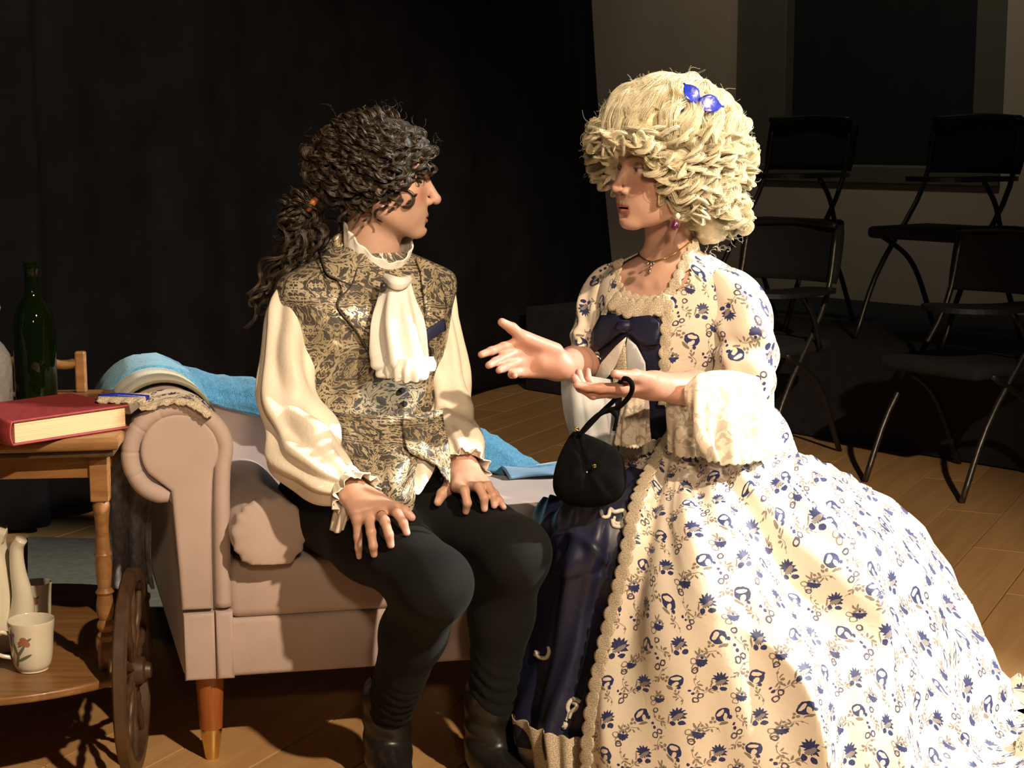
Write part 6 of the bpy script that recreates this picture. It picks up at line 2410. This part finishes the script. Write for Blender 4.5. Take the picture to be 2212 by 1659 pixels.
def lock(path, n, spread, hel_r, turns, k, rg, phase=None, taper=0.6, jitter=0.15, grow=True):
    """a curl: n strands round a guide path, the whole clump winding as a helix"""
    P = catmull(path, k)
    T_, N_, B_ = frames(P, unit(rg.normal(size=3)))
    t = np.linspace(0, 1, k)
    ph = rg.uniform(0, 2 * PI) if phase is None else phase
    a = ph + turns * 2 * PI * t
    amp = hel_r * (np.clip(t * 2.5, 0, 1) if grow else 1.0)
    out = []
    for _ in range(n):
        r = spread * math.sqrt(rg.uniform())
        b = rg.uniform(0, 2 * PI)
        da = rg.normal(0, jitter)
        am = amp * (1 + rg.normal(0, jitter * 0.6))
        rr = r * (1 - (1 - taper) * t)
        c, s = np.cos(a + da), np.sin(a + da)
        out.append(P + N_ * (am * c + rr * math.cos(b))[:, None] + B_ * (am * s + rr * math.sin(b))[:, None])
    return np.array(out)


rg = np.random.default_rng(11)
# ---- the man's dark curls
capc, capr = np.array([0, -0.016, 0.032]), np.array([0.080, 0.104, 0.086])


def on_cap(head, d, k):
    return capc + unit(d) * (1.0 / np.linalg.norm(unit(d) / (capr * k)))


def man_flow(p):
    x, y, z = p
    side = np.clip((abs(x) - 0.025) / 0.03, 0, 1)
    front = np.clip((y - 0.0) / 0.05, 0, 1)
    v = np.array([0.0, -1.0, -0.35]) * (1 - front * 0.7) + np.array([np.sign(x) * 0.5, 0.35, -1.0]) * (front * 0.9 * side + 0.25 * side)
    if y > 0.05 and z > 0.06:
        v = np.array([np.sign(x) * 0.9 + 0.2, 0.25, -0.5])
    return unit(v)


blocks, rads = [], []
roots = []
while len(roots) < 470:
    d = unit(rg.normal(size=3))
    p = on_cap(HM, d, 1.0)
    if p[1] > 0.045 and p[2] < 0.062:
        continue
    if p[1] > 0.00 and p[2] < 0.0:
        continue
    if p[2] < -0.045:
        continue
    roots.append(p)
for p in roots:
    L = rg.uniform(0.06, 0.11)
    steps = 9
    q = p.copy()
    path = []
    jit = rg.normal(0, 0.25, 3)
    thick = rg.uniform(0.10, 0.42) * (1.0 - 0.62 * np.clip((p[2] - 0.02) / 0.08, 0, 1))
    for i in range(steps):
        s = i / (steps - 1)
        d = q - capc
        lift = 1.0 + thick * math.sin(min(s * 1.6, 1.0) * PI / 2)
        w = on_cap(HM, d, lift)
        # drop free of the skull at the nape and temples
        path.append(HM.world(w))
        v = man_flow(q) + jit
        nrm = unit(d / capr ** 2)
        v = unit(v - nrm * (v @ nrm))
        q = on_cap(HM, q + v * L / steps - capc, 1.0)
    turns = rg.uniform(1.8, 3.2)
    blocks.append(lock(np.array(path), 34, 0.0052, rg.uniform(0.006, 0.0115), turns, 34, rg))
    rads.append(np.linspace(0.00042, 0.00024, 34))
# loose curls on the temple, over the ear and on the forehead (photo places)
for px, py, Y, dx, dy in ((872, 395, 3.29, 6, 45), (885, 385, 3.29, 3, 40), (845, 420, 3.285, -4, 40), (822, 435, 3.28, -6, 42), (800, 440, 3.275, -8, 40), (895, 360, 3.295, 8, 38), (860, 405, 3.285, 4, 40), (780, 430, 3.27, -6, 48), (750, 430, 3.27, -10, 50), (830, 400, 3.27, 0, 45), (880, 340, 3.29, 16, 30)):
    a, b_ = W(px, py - 25, Y + 0.01), W(px + dx, py + dy, Y - 0.006)
    blocks.append(lock(np.array([a, (a + b_) / 2 + rg.normal(0, 0.004, 3), b_]), 40, 0.0042, rg.uniform(0.007, 0.0105), rg.uniform(1.5, 2.3), 34, rg))
    rads.append(np.linspace(0.00032, 0.0002, 34))
# ponytail falling behind his near shoulder
tie = HM.world((0.0, -0.125, -0.055))
for i in range(130):
    off = np.clip(rg.normal(0, 1, 3), -1.8, 1.8) * np.array([0.016, 0.018, 0.015])
    e = rg.uniform(0.35, 1.0)
    mid = W(664 + rg.normal(0, 14), 520 + rg.normal(0, 10), 3.37)
    low = W(617 + rg.normal(0, 17), 605 + rg.normal(0, 14), 3.37 + rg.normal(0, 0.02))
    end = W(578 + rg.normal(0, 14), 706 + rg.normal(0, 26), 3.37 + rg.normal(0, 0.02))
    full = np.array([tie + off * 0.5, HM.world((0.0, -0.165, -0.075)) + off, mid + off * 1.2, low + off * 1.3, end + off])
    full = catmull(full, 40)[: max(14, int(40 * e))]
    blocks.append(lock(full[:: max(1, len(full) // 10)], 26, 0.0050, rg.uniform(0.007, 0.012), 4.4 * e + 0.8, 52, rg, grow=False))
    rads.append(np.linspace(0.00042, 0.00026, 52))
# fly-aways
for i in range(120):
    d = unit(rg.normal(size=3))
    p = on_cap(HM, d, 1.25)
    if p[2] < 0.0 or (p[1] > 0.05 and p[2] < 0.07):
        continue
    a = HM.world(p)
    b_ = HM.world(on_cap(HM, d, 1.25 + rg.uniform(0.05, 0.22)) + rg.normal(0, 0.012, 3))
    blocks.append(lock(np.array([a, (a + b_) / 2 + rg.normal(0, 0.006, 3), b_]), 2, 0.002, 0.004, 1.0, 14, rg))
    rads.append(np.linspace(0.00016, 0.00008, 14))
hairM = strands_object('curly_hair', blocks, rads, MAT['dark_hair'], man)


def man_cap(P):
    Q = HM.loc(P)
    d = d_ell(Q, capc, capr * 1.09)
    face = d_ell(Q, np.array([0, 0.105, -0.035]), np.array([0.10, 0.092, 0.100]))
    d = smax(d, -face, 0.012)
    d = smax(d, -(Q[:, 2] + 0.050), 0.01)
    d = smin(d, d_cone(P, HM.world((0, -0.09, -0.03)), HM.world((0, -0.155, -0.07)), 0.028, 0.02), 0.03)
    n = np.sin(Q[:, 0] * 210 + 2 * np.sin(Q[:, 2] * 160)) * np.sin(Q[:, 1] * 190 + 1.5 * np.sin(Q[:, 0] * 140)) * np.sin(Q[:, 2] * 200)
    return d - 0.004 * n


V, F = surface(man_cap, HM.o - 0.21, HM.o + 0.16, 0.004)
mobj('hair_base', V, F, MAT['dark_cap'], hairM)
# tie
tube('hair_tie', [tie + np.array([0, -0.026, 0.006]), tie + np.array([-0.012, -0.03, -0.006]), tie + np.array([-0.02, -0.026, -0.02])], [0.006, 0.008, 0.006], MAT['leg_wood'], hairM, 8, 12)

# ---- the woman's pale wig
wc = np.array([0.317, 3.302, 1.256])
wr = np.array([0.150, 0.150, 0.138])


def wig_cut(Q):
    f = d_ell(Q, np.array([0.004, 0.115, -0.065]), np.array([0.096, 0.108, 0.100]))
    ng = d_ell(Q, np.array([0.01, 0.05, -0.17]), np.array([0.085, 0.10, 0.085]))
    fs = d_ell(Q, np.array([-0.075, 0.045, -0.105]), np.array([0.070, 0.085, 0.085]))
    return smin(smin(f, ng, 0.02), fs, 0.02)


def wig_shape(P):
    d = d_ell(P, wc, wr)
    d = smin(d, d_ell(P, np.array([0.400, 3.345, 1.165]), np.array([0.070, 0.080, 0.095])), 0.05)
    d = smin(d, d_ell(P, np.array([0.41, 3.345, 1.10]), np.array([0.05, 0.06, 0.05])), 0.03)
    return d


def wig_cap(P):
    Q = HW.loc(P)
    d = smax(wig_shape(P) + 0.014, -wig_cut(Q), 0.015)
    n = np.sin(P[:, 0] * 120 + 2 * np.sin(P[:, 2] * 90)) * np.sin(P[:, 2] * 110 + 1.5 * np.sin(P[:, 0] * 80)) * np.sin(P[:, 1] * 100)
    return d - 0.006 * n


V, F = surface(wig_cap, (0.13, 3.13, 1.0), (0.52, 3.51, 1.43), 0.0045)
ring_b, ring_r = [], []
# find outer surface points by marching from the centre
fw, lw, up_ = HW.R @ np.array([0, 1.0, 0]), HW.R @ np.array([1.0, 0, 0]), np.array([0, 0, 1.0])


def wig_pt(d, off=0.0):
    d = unit(d)
    t = np.linspace(0.08, 0.32, 100)
    P = wc + d * t[:, None]
    s = wig_shape(P)
    i = int(np.argmax(s > 0)) if (s > 0).any() else 99
    return wc + d * (t[i] + off)


def wig_ok(p, m=0.004):
    return wig_cut(HW.loc(p[None]))[0] > m


# broad swept locks from the hairline up and over the crown
for i in range(260):
    az = rg.uniform(-2.9, 2.9)
    el = rg.uniform(0.10, 1.25)
    d0 = fw * math.cos(az) * math.cos(el) + lw * math.sin(az) * math.cos(el) + up_ * math.sin(el)
    p0 = wig_pt(d0)
    if not wig_ok(p0):
        continue
    tgt = wc + up_ * 0.15 - fw * 0.07
    path = []
    L = rg.uniform(0.07, 0.12)
    q = p0.copy()
    lean = rg.normal(0, 0.15)
    lift = rg.uniform(0.004, 0.016)
    for s in range(7):
        path.append(wig_pt(q - wc, -0.008 + lift * math.sin(s / 6 * PI)))
        v = tgt - q
        nrm = unit((q - wc) / wr ** 2)
        side = np.cross(nrm, unit(v))
        v = unit(v - nrm * (v @ nrm)) + side * (0.30 * math.sin(s * 1.1 + i) + lean)
        q = q + v * L / 7
    ring_b.append(lock(np.array(path), 90, 0.0125, 0.005, 0.7, 20, rg, taper=0.8, jitter=0.12))
    ring_r.append(np.linspace(0.00040, 0.00032, 20))
# curls: fringe round the face, sides and back
for i in range(310):
    az = rg.uniform(-2.9, 2.9)
    el = rg.uniform(-0.85, 0.28)
    d0 = fw * math.cos(az) * math.cos(el) + lw * math.sin(az) * math.cos(el) + up_ * math.sin(el)
    p0 = wig_pt(d0, rg.uniform(-0.010, 0.004))
    if not wig_ok(p0, 0.010):
        continue
    nrm = unit((p0 - wc) / wr ** 2)
    tang = unit(np.array([0, 0, -1.0]) + rg.normal(0, 0.6, 3))
    tang = unit(tang - nrm * (tang @ nrm))
    L = rg.uniform(0.030, 0.052)
    path = np.array([p0 - tang * L * 0.5, p0 + nrm * 0.004, p0 + tang * L * 0.5])
    ring_b.append(lock(path, 110, 0.0098, rg.uniform(0.0105, 0.016), rg.uniform(1.2, 1.8), 32, rg, taper=0.95, jitter=0.22, grow=False))
    ring_r.append(np.linspace(0.00036, 0.00030, 32))
# fringe curls along the opening
for px, py, Y in ((1290, 300, 3.19), (1300, 322, 3.185), (1322, 312, 3.165), (1345, 316, 3.15), (1368, 312, 3.14), (1392, 318, 3.13), (1418, 326, 3.135), (1444, 346, 3.14), (1462, 375, 3.145), (1476, 400, 3.155), (1488, 424, 3.165), (1500, 448, 3.175), (1300, 340, 3.20), (1285, 316, 3.21), (1476, 374, 3.14), (1492, 398, 3.15), (1512, 436, 3.165), (1512, 466, 3.18), (1405, 312, 3.125), (1380, 300, 3.135), (1335, 300, 3.155), (1312, 295, 3.17), (1515, 465, 3.17)):
    p0 = W(px, py, Y)
    ax = unit(rg.normal(0, 1, 3) * np.array([0.5, 0.3, 0.4]) + np.array([0.1, 0.2, -0.6]))
    ring_b.append(lock(np.array([p0 - ax * 0.014, p0, p0 + ax * 0.014]), 100, 0.0074, rg.uniform(0.009, 0.0125), rg.uniform(1.0, 1.5), 28, rg, taper=0.9, jitter=0.18, grow=False))
    ring_r.append(np.linspace(0.00038, 0.00030, 28))
# ringlets hanging at the nape and over the shoulder
for i in range(26):
    x = rg.uniform(1505, 1605)
    a = W(x + rg.normal(0, 6), 425 + rg.normal(0, 12), 3.30 + rg.uniform(-0.05, 0.08))
    b_ = W(x + rg.normal(4, 8), 494 + rg.normal(0, 10), 3.30 + rg.uniform(-0.04, 0.08))
    ring_b.append(lock(np.array([a, (a + b_) / 2, b_]), 80, 0.008, 0.011, rg.uniform(1.6, 2.4), 40, rg, taper=0.8, jitter=0.1, grow=False))
    ring_r.append(np.linspace(0.00040, 0.00030, 40))
for i in range(900):
    d0 = unit(rg.normal(size=3))
    p0 = wig_pt(d0)
    if not wig_ok(p0, 0.02):
        continue
    b_ = p0 + unit(p0 - wc) * rg.uniform(0.006, 0.02) + rg.normal(0, 0.010, 3)
    ring_b.append(lock(np.array([p0, (p0 + b_) / 2 + rg.normal(0, 0.004, 3), b_]), 2, 0.002, 0.004, 1.0, 12, rg))
    ring_r.append(np.linspace(0.00018, 0.0001, 12))
hairW = strands_object('curly_wig', ring_b, ring_r, MAT['blond_hair'], wom)
mobj('wig_base', V, F, MAT['blond_cap'], hairW)

# blue satin bow pinned in the wig


def bow_loop(a, b_, w, parent):
    a, b_ = np.array(a, float), np.array(b_, float)
    ax = unit(b_ - a)
    side = unit(np.cross(ax, np.array([0.25, -1, 0.3])))
    out = np.cross(side, ax)
    if out @ np.array([0, -1, 0]) < 0:
        out = -out
    L = np.linalg.norm(b_ - a)
    rows = []
    for t in np.linspace(0, 1, 20):
        wd = w * math.sin(min(1, t * 1.05 + 0.08) * PI) ** 0.7 + 0.002
        th = np.linspace(0, 2 * PI, 16, endpoint=False)
        rows.append([a + ax * L * t + side * wd * math.cos(x) + out * (0.006 * math.sin(t * PI) * (0.5 + 0.3 * math.sin(x) + 0.35 * math.cos(2 * x)) + 0.0015 * math.sin(x)) for x in th])
    return sheet('bow_loop', np.array(rows), MAT['bow_blue'], parent, closed=True)


hb = bow_loop(wig_pt(W(1512, 210, 3.17) - wc, 0.012), wig_pt(W(1478, 172, 3.19) - wc, 0.026), 0.014, hairW)
bow_loop(wig_pt(W(1516, 212, 3.17) - wc, 0.012), wig_pt(W(1562, 232, 3.19) - wc, 0.022), 0.016, hairW)

print('scene objects', len(bpy.data.objects))
